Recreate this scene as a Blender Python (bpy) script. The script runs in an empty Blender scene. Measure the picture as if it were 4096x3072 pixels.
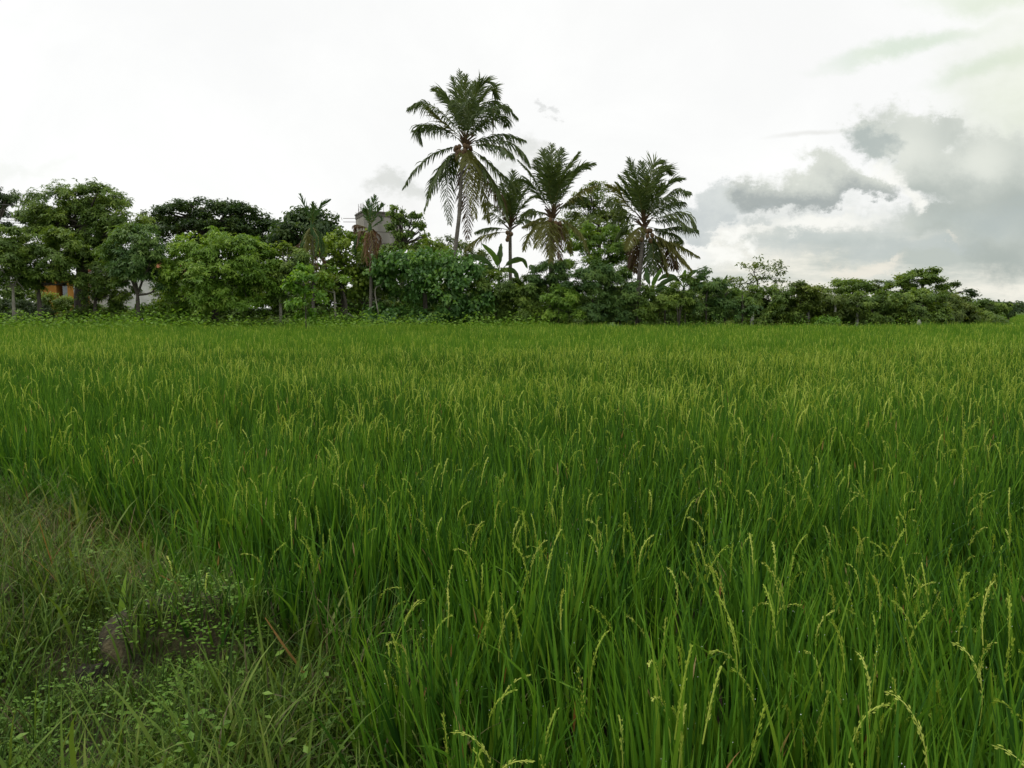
import bpy, math, random
import numpy as np
from math import radians as R, sin, cos, pi

rng = np.random.default_rng(7)
random.seed(7)
SC = bpy.context.scene
COL = SC.collection

# ------------------------------------------------------------------ camera
CAMZ = 1.75
PITCH = R(5.7)
cam = bpy.data.cameras.new('camera')
cam.sensor_width = 36.0
cam.lens = 27.0
cam.clip_start = 0.05
cam.clip_end = 4000
camo = bpy.data.objects.new('camera', cam)
COL.objects.link(camo)
camo.location = (0, 0, CAMZ)
camo.rotation_euler = (pi / 2 - PITCH, 0, 0)
SC.camera = camo
FPX = 3072.0


def at(px, py, Y):
    """A point at distance Y seen at a place of the 4096 x 3072 photograph."""
    a = (px - 2048) / FPX
    b = (1536 - py) / FPX
    d = np.array([a, cos(PITCH) + b * sin(PITCH), -sin(PITCH) + b * cos(PITCH)])
    return np.array([0, 0, CAMZ]) + d * (Y / d[1])


# ------------------------------------------------------------------ light
SUN_EL, SUN_AZ = R(58), R(-80)          # high, behind the palms, seen through cloud
sun = bpy.data.lights.new('sun', 'SUN')
sun.energy = 1.5
sun.angle = R(14)
sun.color = (1.0, 0.95, 0.86)
suno = bpy.data.objects.new('sun', sun)
COL.objects.link(suno)
suno.rotation_euler = (pi / 2 - SUN_EL, 0, pi - SUN_AZ - pi + pi)
suno.location = (0, 0, 60)
from mathutils import Vector
_sd = Vector((sin(SUN_AZ) * cos(SUN_EL), cos(SUN_AZ) * cos(SUN_EL), sin(SUN_EL)))
suno.rotation_euler = _sd.to_track_quat('Z', 'Y').to_euler()

SC.cycles.diffuse_bounces = 3
SC.cycles.transmission_bounces = 3
SC.cycles.glossy_bounces = 2
SC.view_settings.view_transform = 'Standard'
SC.view_settings.look = 'None'
SC.view_settings.exposure = 0.0
SC.view_settings.gamma = 1.0

world = bpy.data.worlds.new('World')
SC.world = world
world.use_nodes = True
W = world.node_tree
W.nodes.clear()


class NG:
    """small helper to write node maths"""
    def __init__(s, tree):
        s.t = tree

    def new(s, kind, **kw):
        n = s.t.nodes.new(kind)
        for k, v in kw.items():
            setattr(n, k, v)
        return n

    def put(s, sock, v):
        if hasattr(v, 'is_output'):
            s.t.links.new(v, sock)
        else:
            sock.default_value = v

    def m(s, op, a, b=None, c=None, clamp=False):
        n = s.new('ShaderNodeMath', operation=op)
        n.use_clamp = clamp
        s.put(n.inputs[0], a)
        if b is not None:
            s.put(n.inputs[1], b)
        if c is not None:
            s.put(n.inputs[2], c)
        return n.outputs[0]

    def smooth(s, v, lo, hi):
        n = s.new('ShaderNodeMapRange', interpolation_type='SMOOTHSTEP')
        s.put(n.inputs['Value'], v)
        n.inputs['From Min'].default_value = lo
        n.inputs['From Max'].default_value = hi
        return n.outputs['Result']

    def mix(s, f, a, b, blend='MIX'):
        n = s.new('ShaderNodeMix', data_type='RGBA', blend_type=blend)
        s.put(n.inputs[0], f)
        s.put(n.inputs[6], a)
        s.put(n.inputs[7], b)
        return n.outputs[2]

    def noise(s, vec, scale, detail=6, rough=.55, dist=0.0):
        n = s.new('ShaderNodeTexNoise')
        if vec is not None:
            s.put(n.inputs['Vector'], vec)
        n.inputs['Scale'].default_value = scale
        n.inputs['Detail'].default_value = detail
        n.inputs['Roughness'].default_value = rough
        n.inputs['Distortion'].default_value = dist
        return n.outputs['Fac'], n.outputs['Color']

    def comb(s, x, y, z):
        n = s.new('ShaderNodeCombineXYZ')
        s.put(n.inputs[0], x); s.put(n.inputs[1], y); s.put(n.inputs[2], z)
        return n.outputs[0]


def build_sky():
    g = NG(W)
    tc = g.new('ShaderNodeTexCoord')
    sep = g.new('ShaderNodeSeparateXYZ')
    W.links.new(tc.outputs['Generated'], sep.inputs[0])
    x, y, z = sep.outputs
    yy = g.m('MAXIMUM', g.m('ABSOLUTE', y), 0.12)
    u = g.m('DIVIDE', x, yy)            # bearing and height of a direction
    v = g.m('DIVIDE', z, yy)

    def uv(px, py):
        p = at(px, py, 1.0)
        return p[0], p[2] - CAMZ
    vec = g.comb(u, g.m('MULTIPLY', v, 1.25), 0.0)
    nf, nc = g.noise(vec, 8.0, 10, .66)
    n2, nc2 = g.noise(vec, 3.2, 7, .58, .4)
    sepn = g.new('ShaderNodeSeparateColor')
    W.links.new(nc, sepn.inputs[0])
    du = g.m('MULTIPLY', g.m('SUBTRACT', sepn.outputs[0], .5), 0.20)
    dv = g.m('MULTIPLY', g.m('SUBTRACT', sepn.outputs[1], .5), 0.16)
    ud = g.m('ADD', u, du)
    vd = g.m('ADD', v, dv)

    def blob(px, py, rx, ry, lo=.62, hi=1.10, rot=0.0, warp=1.0):
        u0, v0 = uv(px, py)
        a = g.m('SUBTRACT', ud if warp == 1 else g.m('ADD', u, g.m('MULTIPLY', du, warp)), u0)
        b = g.m('SUBTRACT', vd if warp == 1 else g.m('ADD', v, g.m('MULTIPLY', dv, warp)), v0)
        if rot:
            c_, s_ = cos(rot), sin(rot)
            a, b = (g.m('ADD', g.m('MULTIPLY', a, c_), g.m('MULTIPLY', b, s_)),
                    g.m('SUBTRACT', g.m('MULTIPLY', b, c_), g.m('MULTIPLY', a, s_)))
        a = g.m('DIVIDE', a, rx / FPX)
        b = g.m('DIVIDE', b, ry / FPX)
        d = g.m('SQRT', g.m('ADD', g.m('MULTIPLY', a, a), g.m('MULTIPLY', b, b)))
        return g.smooth(d, hi, lo)

    def union(bl):
        r = bl[0]
        for b in bl[1:]:
            r = g.m('MAXIMUM', r, b)
        return r
    # clear-air colour from the Nishita sky, nearly all of it behind thin bright cloud
    sky = g.new('ShaderNodeTexSky', sky_type='NISHITA')
    sky.sun_disc = False
    sky.sun_elevation = SUN_EL
    sky.sun_rotation = SUN_AZ
    skyc = g.mix(1.0, sky.outputs[0], (0.1, 0.1, 0.1, 1), 'MULTIPLY')
    veil = g.mix(g.smooth(n2, .35, .7), (1.00, 1.00, .985, 1), (1.06, 1.06, 1.04, 1))
    col = g.mix(0.94, skyc, veil)
    # behind the camera the unseen overcast is raised to brighten the tree fronts
    col = g.mix(g.smooth(y, .25, -.5), col, (1.0, 1.02, 1.02, 1))
    front = g.smooth(y, .05, .25)

    def lay(col, mask, a, b, amount, hi=.62, lo=.38, fac=n2):
        c = g.mix(g.smooth(fac, lo, hi), a, b)
        return g.mix(g.m('MULTIPLY', g.m('MULTIPLY', mask, amount), front), col, c)
    # low cloud bank on the right, grey with cream breaks
    strat, _ = g.noise(g.comb(g.m('MULTIPLY', u, .45), g.m('MULTIPLY', v, 1.9), 3.1), 10, 8, .6)
    u1, v1 = uv(3300, 925)
    low = g.m('MULTIPLY', g.smooth(vd, v1 + .05, v1 - .04), g.smooth(ud, uv(2640, 900)[0], uv(2950, 900)[0]))
    col = lay(col, low, (.50, .55, .51, 1), (.90, .88, .78, 1), .96, .66, .40, strat)
    col = lay(col, union([blob(3480, 1060, 160, 30, .2, 1.2), blob(3500, 1050, 60, 40, .2, 1.2), blob(3560, 1040, 60, 22, .2, 1.2), blob(3800, 990, 70, 14, .2, 1.2)]),
              (.93, .86, .74, 1), (.86, .82, .72, 1), .75)
    col = lay(col, blob(3300, 960, 420, 40, .2, 1.2, 0, .6), (.50, .56, .55, 1), (.60, .65, .62, 1), .8)
    col = lay(col, blob(3700, 1000, 700, 34, .2, 1.2, 0, .6), (.46, .52, .51, 1), (.56, .61, .59, 1), .8)
    # thin veils top right
    col = lay(col, union([blob(3640, 185, 400, 44, .1, 1.25, R(12), .45), blob(4020, 250, 330, 50, .1, 1.3, R(14), .45),
                          blob(3980, 10, 340, 60, .1, 1.3, 0, .5)]), (.64, .76, .62, 1), (.76, .84, .68, 1), .72)
    col = lay(col, blob(4250, 420, 520, 460, .1, 1.3), (.70, .76, .60, 1), (.86, .90, .76, 1), .7)
    def relief(pt_, pb_, k, sc_=1.0):
        a_ = uv(3400, pb_)[1]; b_ = uv(3400, pt_)[1]
        hgt = g.smooth(vd, a_, b_)
        return g.m('ADD', g.m('MULTIPLY', billow, 1 - k), g.m('MULTIPLY', hgt, k))
    vo = g.new('ShaderNodeTexVoronoi', feature='SMOOTH_F1')
    vo.inputs['Scale'].default_value = 13
    vo.inputs['Smoothness'].default_value = .7
    wv = g.comb(g.m('ADD', u, g.m('MULTIPLY', du, .35)), g.m('MULTIPLY', g.m('ADD', v, g.m('MULTIPLY', dv, .35)), 1.3), 0.0)
    W.links.new(wv, vo.inputs['Vector'])
    billow = g.m('SUBTRACT', g.m('ADD', g.m('MULTIPLY', nf, .55), .62), g.m('MULTIPLY', vo.outputs['Distance'], .85))
    # the towering cumulus
    big = union([blob(3620, 520, 190, 120), blob(3540, 560, 140, 75), blob(3810, 640, 290, 190), blob(3960, 800, 280, 210),
                 blob(4120, 880, 300, 280), blob(3850, 880, 330, 120), blob(3690, 480, 140, 70), blob(4060, 640, 200, 160)])
    col = lay(col, big, (.42, .47, .44, 1), (.77, .80, .73, 1), .95, .80, .24, relief(420, 1000, .38))
    col = lay(col, blob(3500, 585, 110, 60, .2, 1.2), (.40, .46, .45, 1), (.50, .55, .53, 1), .75)
    col = lay(col, blob(3950, 900, 330, 90, .2, 1.2), (.46, .52, .51, 1), (.60, .65, .61, 1), .7)
    # bright breaks between the clouds
    col = lay(col, union([blob(3570, 715, 110, 60, .3, 1.2), blob(3640, 800, 50, 70, .2, 1.2), blob(3300, 905, 260, 26, .2, 1.3, R(4), .7), blob(2960, 940, 80, 34, .2, 1.3), blob(2850, 1000, 90, 60, .2, 1.3)]),
              (1.0, 1.0, .95, 1), (.94, .94, .88, 1), .9)
    # the two mid clouds with dark bases
    mid = union([blob(3190, 780, 185, 110), blob(3290, 735, 145, 100), blob(3430, 775, 160, 60), blob(3090, 805, 150, 80), blob(3250, 815, 210, 50)])
    col = lay(col, mid, (.38, .42, .41, 1), (.72, .75, .68, 1), .95, .86, .18, relief(660, 880, .58))
    col = lay(col, blob(3190, 830, 220, 45, .2, 1.25), (.33, .37, .37, 1), (.44, .48, .47, 1), .85)
    col = lay(col, union([blob(2880, 810, 140, 75), blob(2820, 850, 230, 50), blob(2780, 930, 110, 55)]),
              (.50, .55, .56, 1), (.68, .72, .70, 1), .85, .66, .34, nf)
    col = lay(col, blob(3020, 905, 60, 22, .2, 1.2), (.55, .6, .58, 1), (.65, .68, .66, 1), .7)
    # little puffs by the tank and the palm
    col = lay(col, union([blob(1540, 760, 110, 65, .3, 1.2), blob(1600, 800, 100, 55, .3, 1.2)]), (.68, .70, .67, 1), (.82, .83, .80, 1), .85)
    col = lay(col, union([blob(2090, 600, 100, 65, .2, 1.2), blob(2030, 660, 90, 50, .2, 1.2)]), (.66, .68, .65, 1), (.82, .83, .80, 1), .8)
    col = lay(col, blob(2180, 415, 30, 22, .2, 1.2), (.66, .68, .67, 1), (.76, .77, .76, 1), .7)
    col = lay(col, blob(60, 650, 260, 40, .1, 1.3), (.84, .88, .84, 1), (.92, .94, .9, 1), .6)
    col = lay(col, blob(1500, 930, 260, 130, .1, 1.3), (.82, .82, .80, 1), (.95, .95, .94, 1), .6)
    col = lay(col, blob(3230, 540, 170, 11, .1, 1.3, R(4), .12), (.74, .75, .71, 1), (.82, .82, .80, 1), .7)
    bg = g.new('ShaderNodeBackground')
    W.links.new(col, bg.inputs[0])
    bg.inputs[1].default_value = 1.0
    out = g.new('ShaderNodeOutputWorld')
    W.links.new(bg.outputs[0], out.inputs[0])


build_sky()
try:
    world.cycles.sampling_method = 'MANUAL'
    world.cycles.sample_map_resolution = 512
except Exception:
    pass

# ------------------------------------------------------------------ materials


def leafmat(name, cols, trans=.42, rough=.5, spec=.35, big=0.0, attr=True):
    """cols: list of colours picked per leaf by the mesh's random 'tint' value"""
    m = bpy.data.materials.new(name)
    m.use_nodes = True
    t = m.node_tree
    t.nodes.clear()
    g = NG(t)
    at_ = g.new('ShaderNodeAttribute', attribute_name='tint')
    oi = g.new('ShaderNodeObjectInfo')
    geo = g.new('ShaderNodeNewGeometry')
    f = at_.outputs['Fac']
    nf, _ = g.noise(geo.outputs['Position'], .55, 3, .5)
    f = g.m('ADD', f, g.m('MULTIPLY', g.m('SUBTRACT', nf, .5), big if big else .35), clamp=True)
    cr = g.new('ShaderNodeValToRGB')
    t.links.new(f, cr.inputs[0])
    el = cr.color_ramp.elements
    while len(el) < len(cols):
        el.new(.5)
    for i, c in enumerate(cols):
        el[i].position = i / max(1, len(cols) - 1)
        el[i].color = (*c, 1)
    p = g.new('ShaderNodeBsdfPrincipled')
    t.links.new(cr.outputs[0], p.inputs['Base Color'])
    p.inputs['Roughness'].default_value = rough
    p.inputs['Specular IOR Level'].default_value = spec
    tr = g.new('ShaderNodeBsdfTranslucent')
    tcol = g.mix(1.0, cr.outputs[0], (1.25, 1.2, .6, 1), 'MULTIPLY')
    t.links.new(tcol, tr.inputs[0])
    mx = g.new('ShaderNodeMixShader')
    mx.inputs[0].default_value = trans
    t.links.new(p.outputs[0], mx.inputs[1])
    t.links.new(tr.outputs[0], mx.inputs[2])
    o = g.new('ShaderNodeOutputMaterial')
    t.links.new(mx.outputs[0], o.inputs[0])
    return m


def solid(name, a, b=None, scale=6.0, rough=.85, bump=.0, stretch=(1, 1, 1), spec=.3, bands=0.0):
    m = bpy.data.materials.new(name)
    m.use_nodes = True
    t = m.node_tree
    t.nodes.clear()
    g = NG(t)
    p = g.new('ShaderNodeBsdfPrincipled')
    tc = g.new('ShaderNodeTexCoord')
    mp = g.new('ShaderNodeMapping')
    mp.inputs['Scale'].default_value = stretch
    t.links.new(tc.outputs['Object'], mp.inputs[0])
    nf, _ = g.noise(mp.outputs[0], scale, 7, .62)
    n2, _ = g.noise(mp.outputs[0], scale * .22, 4, .5)
    f = g.smooth(g.m('ADD', g.m('MULTIPLY', nf, .6), g.m('MULTIPLY', n2, .4)), .35, .65)
    if bands:
        wv = g.new('ShaderNodeTexWave', wave_type='BANDS', bands_direction='Z')
        t.links.new(tc.outputs['Object'], wv.inputs[0])
        wv.inputs['Scale'].default_value = bands
        wv.inputs['Distortion'].default_value = 1.2
        f = g.m('MULTIPLY', f, g.m('ADD', g.m('MULTIPLY', wv.outputs['Fac'], .6), .4))
    c = g.mix(f, (*a, 1), (*(b or a), 1))
    t.links.new(c, p.inputs['Base Color'])
    p.inputs['Roughness'].default_value = rough
    p.inputs['Specular IOR Level'].default_value = spec
    if bump:
        bp = g.new('ShaderNodeBump')
        bp.inputs['Strength'].default_value = bump
        bp.inputs['Distance'].default_value = .03
        t.links.new(f, bp.inputs['Height'])
        t.links.new(bp.outputs[0], p.inputs['Normal'])
    o = g.new('ShaderNodeOutputMaterial')
    t.links.new(p.outputs[0], o.inputs[0])
    return m


M = {}
M['mid'] = leafmat('leaf_mid', [(0.086, 0.150, 0.030), (0.141, 0.231, 0.039), (0.242, 0.333, 0.053)])
M['light'] = leafmat('leaf_light', [(0.113, 0.215, 0.028), (0.180, 0.316, 0.037), (0.284, 0.411, 0.055)])
M['dark'] = leafmat('leaf_dark', [(0.034, 0.071, 0.022), (0.057, 0.109, 0.027), (0.101, 0.155, 0.038)])
M['blue'] = leafmat('leaf_blue', [(0.066, 0.140, 0.040), (0.116, 0.211, 0.052), (0.205, 0.312, 0.071)])
M['vine'] = leafmat('leaf_vine', [(0.066, 0.159, 0.039), (0.108, 0.233, 0.052), (0.201, 0.354, 0.064)], spec=.45, rough=.4)
M['yellow'] = leafmat('leaf_yellow', [(0.105, 0.179, 0.023), (0.179, 0.276, 0.031), (0.269, 0.359, 0.046)])
M['olive'] = leafmat('leaf_olive', [(0.076, 0.122, 0.022), (0.138, 0.201, 0.033), (0.220, 0.273, 0.053)])
M['weed'] = leafmat('leaf_weed', [(0.098, 0.210, 0.023), (0.146, 0.300, 0.032), (0.227, 0.375, 0.047)])
M['palm'] = leafmat('frond_green', [(0.046, 0.077, 0.020), (0.078, 0.118, 0.029), (0.134, 0.173, 0.046)], trans=.26, spec=.4)
M['palmy'] = leafmat('frond_yellow', [(0.108, 0.122, 0.029), (0.157, 0.165, 0.039), (0.215, 0.194, 0.052)], trans=.3)
M['palmb'] = leafmat('frond_brown', [(0.075, 0.045, 0.025), (0.115, 0.070, 0.035), (0.170, 0.105, 0.055)], trans=.2)
M['rust'] = leafmat('frond_rust', [(0.096, 0.050, 0.025), (0.160, 0.077, 0.035), (0.216, 0.117, 0.060)], trans=.25)
M['areca'] = leafmat('areca_green', [(0.039, 0.081, 0.026), (0.058, 0.117, 0.034), (0.098, 0.156, 0.044)], trans=.25, spec=.15, rough=.6)
M['banana'] = leafmat('banana_leaf', [(0.070, 0.150, 0.025), (0.110, 0.210, 0.035), (0.150, 0.260, 0.050)], trans=.4, spec=.12, rough=.6)
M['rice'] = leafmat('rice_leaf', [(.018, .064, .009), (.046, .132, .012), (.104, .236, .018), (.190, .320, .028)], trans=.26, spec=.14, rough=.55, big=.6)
M['sheath'] = leafmat('old_rice_leaf', [(.030, .045, .014), (.060, .065, .022), (.110, .085, .035)], trans=.12, spec=.15)
M['panicle'] = leafmat('rice_panicle', [(.24, .34, .036), (.34, .44, .062), (.46, .51, .115)], trans=.25, spec=.12, rough=.6)
M['dry'] = leafmat('dry_blade', [(0.234, 0.103, 0.035), (0.324, 0.184, 0.070), (0.378, 0.310, 0.140)], trans=.3)
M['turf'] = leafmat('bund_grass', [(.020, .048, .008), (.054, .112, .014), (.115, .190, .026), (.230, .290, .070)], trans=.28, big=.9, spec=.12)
M['tan'] = leafmat('dry_grass', [(.045, .045, .016), (.100, .088, .032), (.240, .195, .090)], trans=.2, spec=.18)
M['bark'] = solid('bark', (.045, .038, .030), (.12, .105, .085), 5, .9, .5, (1, 1, .35))
M['bark_pale'] = solid('bark_pale', (.13, .12, .095), (.30, .28, .23), 5, .9, .5, (1, 1, .5))
M['palm_bark'] = solid('palm_bark', (.095, .084, .068), (.27, .245, .21), 4, .9, .6, (1, 1, .6), bands=3.2)
M['nut'] = solid('coconut_husk', (.10, .055, .030), (.17, .11, .045), 5, .6)
M['concrete'] = solid('weathered_concrete', (.21, .195, .172), (.36, .34, .30), 1.1, .9, .2, (1, 1, .5))
M['concrete_dark'] = solid('dark_concrete', (.075, .068, .058), (.14, .125, .105), 2, .9, .2)  # darker concrete for rim, base slab and joint
M['post'] = solid('post_concrete', (.20, .20, .17), (.38, .38, .33), 3, .9, .3)
M['steel'] = solid('rusty_steel', (.07, .045, .03), (.14, .08, .05), 8, .8)
M['orange'] = solid('orange_plaster', (.40, .17, .03), (.52, .25, .06), 1.2, .85)
M['white'] = solid('whitewash', (.52, .51, .47), (.70, .69, .65), 1.5, .85)
M['tile'] = solid('roof_tile', (.30, .09, .045), (.42, .15, .075), 5, .85)
M['sheet'] = solid('roof_sheet', (.30, .30, .29), (.45, .45, .43), 2, .6)
M['shade'] = solid('dark_timber_and_shade', (.02, .017, .015), (.04, .035, .03), 3, .8)
M['blueglass'] = solid('window_board', (.17, .20, .22), (.26, .29, .31), 2, .35, spec=.5)
M['wire'] = solid('wire', (.03, .03, .03), (.05, .05, .05), 3, .6)
M['rock'] = solid('earth_rock', (.026, .025, .012), (.120, .100, .050), 22, .95, 1.0)
M['stone'] = solid('dark_stone', (.022, .019, .014), (.080, .066, .045), 26, .95, 1.0)
M['dew'] = solid('dew_drop', (.85, .88, .88), (.95, .95, .95), 3, .1, spec=.8)

# ------------------------------------------------------------------ mesh helpers


class MB:
    """collects vertices, faces, per-face tint and material slot"""
    def __init__(s):
        s.v, s.f, s.t, s.m, s.n = [], [], [], [], 0

    def add(s, v, f, tint=0.5, slot=0):
        v = np.asarray(v, float).reshape(-1, 3)
        f = np.asarray(f, int)
        s.v.append(v)
        s.f.append(f + s.n)
        s.n += len(v)
        k = len(f)
        s.t.append(np.full(k, tint) if np.isscalar(tint) else np.asarray(tint, float))
        s.m.append(np.full(k, slot, int))

    def mesh(s, name, mats, origin=(0, 0, 0), smooth=False):
        me = bpy.data.meshes.new(name)
        v = np.concatenate(s.v) - np.asarray(origin)
        loops, starts, tot = [], [], 0
        counts = []
        for f in s.f:
            if len(f) == 0:
                continue
            loops.append(f.reshape(-1))
            counts.append(np.full(len(f), f.shape[1]))
        loops = np.concatenate(loops)
        counts = np.concatenate(counts)
        starts = np.concatenate([[0], np.cumsum(counts)[:-1]])
        me.vertices.add(len(v))
        me.vertices.foreach_set('co', v.astype(np.float32).reshape(-1))
        me.loops.add(len(loops))
        me.loops.foreach_set('vertex_index', loops.astype(np.int32))
        me.polygons.add(len(counts))
        me.polygons.foreach_set('loop_start', starts.astype(np.int32))
        me.polygons.foreach_set('loop_total', counts.astype(np.int32))
        me.polygons.foreach_set('material_index', np.concatenate(s.m).astype(np.int32))
        me.polygons.foreach_set('use_smooth', np.full(len(counts), smooth))
        a = me.attributes.new('tint', 'FLOAT', 'FACE')
        a.data.foreach_set('value', np.clip(np.concatenate(s.t), 0, 1).astype(np.float32))
        for m in (mats if isinstance(mats, (list, tuple)) else [mats]):
            me.materials.append(m)
        me.update(calc_edges=True)
        return me

    def obj(s, name, mats, parent=None, smooth=False, origin=None):
        if origin is None:
            origin = np.array(parent.location) if parent else (0, 0, 0)
            if parent and parent.parent:
                origin = np.array(parent.parent.location)
        o = bpy.data.objects.new(name, s.mesh(name, mats, origin, smooth))
        COL.objects.link(o)
        if parent:
            o.parent = parent
        else:
            o.location = origin
        return o


def tag(o, label=None, cat=None, group=None, kind=None):
    if label: o['label'] = label
    if cat: o['category'] = cat
    if group: o['group'] = group
    if kind: o['kind'] = kind
    return o


def thing(name, label, cat, loc, group=None):
    o = bpy.data.objects.new(name, None)
    COL.objects.link(o)
    o.empty_display_size = .3
    o.location = loc
    return tag(o, label, cat, group)


def unit(a):
    a = np.asarray(a, float)
    return a / np.maximum(np.linalg.norm(a, axis=-1, keepdims=True), 1e-9)


def rnd_dirs(n):
    return unit(rng.normal(size=(n, 3)))


def resample(pts, n):
    """smooth curve through control points (Catmull-Rom)"""
    p = np.asarray(pts, float)
    if len(p) == 2:
        t = np.linspace(0, 1, n)[:, None]
        return p[0] * (1 - t) + p[1] * t
    q = np.vstack([2 * p[0] - p[1], p, 2 * p[-1] - p[-2]])
    out = []
    for s in np.linspace(0, len(p) - 1 - 1e-6, n):
        i = int(s); t = s - i
        a, b, c, d = q[i], q[i + 1], q[i + 2], q[i + 3]
        out.append(.5 * (2 * b + (c - a) * t + (2 * a - 5 * b + 4 * c - d) * t * t + (3 * b - a - 3 * c + d) * t ** 3))
    return np.array(out)


def tube(mb, pts, radii, sides=8, tint=.5, slot=0, cap=True, rough=0.0):
    p = np.asarray(pts, float)
    n = len(p)
    r = np.broadcast_to(np.asarray(radii, float), (n,)) if np.ndim(radii) else np.full(n, radii)
    T = unit(np.gradient(p, axis=0))
    ref = np.array([1.0, 0, 0]) if abs(T[0][0]) < .8 else np.array([0, 1.0, 0])
    A = unit(np.cross(T, ref)); B = np.cross(T, A)
    a = np.arange(sides) / sides * 2 * pi
    rr = r[:, None, None] * (1 + rough * rng.uniform(-1, 1, (n, sides, 1)))
    v = p[:, None, :] + rr * (A[:, None] * np.cos(a)[None, :, None] + B[:, None] * np.sin(a)[None, :, None])
    i = np.arange(n - 1)[:, None] * sides; j = np.arange(sides)[None]; k = (j + 1) % sides
    f = np.stack([i + j, i + k, i + sides + k, i + sides + j], -1).reshape(-1, 4)
    mb.add(v.reshape(-1, 3), f, tint, slot)
    if cap:
        mb.add(np.vstack([v[-1], p[-1:] + T[-1] * r[-1] * .3]), np.stack([np.arange(sides), (np.arange(sides) + 1) % sides, np.full(sides, sides)], -1), tint, slot)


def box(mb, lo, hi, slot=0, tint=.5, rot=0.0, piv=None):
    lo = np.array(lo, float); hi = np.array(hi, float)
    v = np.array([[x, y, z] for z in (lo[2], hi[2]) for y in (lo[1], hi[1]) for x in (lo[0], hi[0])])
    if rot:
        pv = np.array(piv if piv is not None else (lo + hi) / 2)
        c, s = cos(rot), sin(rot)
        d = v - pv
        v = np.stack([d[:, 0] * c - d[:, 1] * s, d[:, 0] * s + d[:, 1] * c, d[:, 2]], -1) + pv
    f = [[0, 2, 3, 1], [4, 5, 7, 6], [0, 1, 5, 4], [2, 6, 7, 3], [0, 4, 6, 2], [1, 3, 7, 5]]
    mb.add(v, f, tint, slot)


def leaves(mb, P, D, N, L, Wd, tint, slot=0, droop=.0, wide=.42):
    """flat leaf-shaped faces: P base, D direction, N normal"""
    D = unit(D)
    S = unit(np.cross(D, N))
    L = np.broadcast_to(L, (len(P),))[:, None]; Wd = np.broadcast_to(Wd, (len(P),))[:, None]
    mid = P + D * L * wide
    tip = P + D * L
    tip[:, 2] -= (droop * L)[:, 0]
    v = np.stack([P, mid + S * Wd / 2, tip, mid - S * Wd / 2], 1)
    f = np.arange(len(P) * 4).reshape(-1, 4)
    mb.add(v.reshape(-1, 3), f, tint, slot)


def crown(mb, lobes, style, lai=6.0, slot=0, scale=1.0, sub=1.0, seed=None):
    """lobes: (centre, (rx, ry, rz)). Leaves sit in many small clusters spread through each lobe."""
    for c, r in lobes:
        c = np.asarray(c); r = np.asarray(r, float)
        rm = r.mean()
        A = pi * (r[0] * r[2] + r[0] * r[1] + r[1] * r[2]) / 3
        K = max(5, int(A * 3.2 * sub))
        U = rnd_dirs(K)
        U[:, 2] = np.where(U[:, 2] < -.35, -U[:, 2] * rng.uniform(-.6, 1, K), U[:, 2])
        U = unit(U)
        rho = rng.uniform(.45, 1.04, K) ** .6
        cc = c + U * r * rho[:, None]
        cr = (.34 + .12 * rng.random(K)) * min(rm, 1.6) ** .6 * .75 / sub ** .4
        ct = rng.uniform(.1, .8, K)
        if style == 'spray':
            nl, L, Wd = 7, .225 * scale, .075 * scale
        elif style == 'broad':
            nl, L, Wd = 3, .24 * scale, .17 * scale
        elif style == 'fine':
            nl, L, Wd = 6, .16 * scale, .07 * scale
        else:
            nl, L, Wd = 5, .20 * scale, .09 * scale
        n = max(30, int(lai * A / (L * Wd * .55 * nl)))
        k = rng.integers(0, K, n)
        q = rng.normal(size=(n, 3))
        q[:, 2] *= .6 if style != 'flat' else .25
        cen = cc[k] + q * cr[k][:, None] * .62
        out = unit((cen - c) / r)
        up = unit(out * (.55 if style != 'flat' else .15) + np.array([0, 0, .8]) + rng.normal(size=(n, 3)) * .28)
        ref = rnd_dirs(n)
        Tn = unit(np.cross(up, ref)); Bn = np.cross(up, Tn)
        tt = np.clip(ct[k] + rng.normal(size=n) * .18, 0, 1)
        a0 = rng.uniform(0, 2 * pi, n)
        for i in range(nl):
            a = a0 + i * 2 * pi / nl + rng.uniform(-.25, .25, n)
            dr = rng.uniform(.1, .55, n) if style != 'broad' else rng.uniform(.3, 1.1, n)
            D = Tn * np.cos(a)[:, None] + Bn * np.sin(a)[:, None] - up * dr[:, None]
            jit = rng.normal(size=(n, 3)) * (.03 if style == 'spray' else L * .35)
            leaves(mb, cen + jit, D, up + rng.normal(size=(n, 3)) * .15, L * rng.uniform(.7, 1.2, n), Wd * rng.uniform(.8, 1.2, n),
                   np.clip(tt + rng.normal(size=n) * .08, 0, 1), slot, .12)


def lobe(px, py, rx, ry, Y, dz=0.0, deep=.8, k=1.0):
    s = Y / FPX
    rx, ry, py = rx * k, ry * k, py + ry * (k - 1) * .6
    return at(px, py, Y + dz), (rx * s, max(rx, ry) * s * deep, ry * s)


def gz(x, y):
    """ground height"""
    x = np.asarray(x, float); y = np.asarray(y, float)
    # near bund on the left
    pts = BUND
    d = bund_dist(x, y)
    near = .26 / (1 + np.exp(-(d - .02) * 9))
    bump = .035 * np.sin(x * 3.1 + y * 1.7) * np.sin(y * 2.3 - x) / (1 + np.exp(-(d) * 9))
    far = np.where(x < 4, 35.8 + (x + 25) * .16, 40.5)
    hi = .34 / (1 + np.exp(-(y - far - .8) * 3.0))
    hi = hi * np.where(x > 25 + (y - 44) * .55, 0.15, 1)
    return near + bump + hi


BUND = np.array([(-.2, -1.0), (-.3, 1.2), (-.42, 2.15), (-.85, 2.9), (-1.75, 3.75), (-2.75, 4.7), (-4.5, 6.4), (-7.5, 9.5), (-12, 12.5), (-40, 24)])


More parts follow.
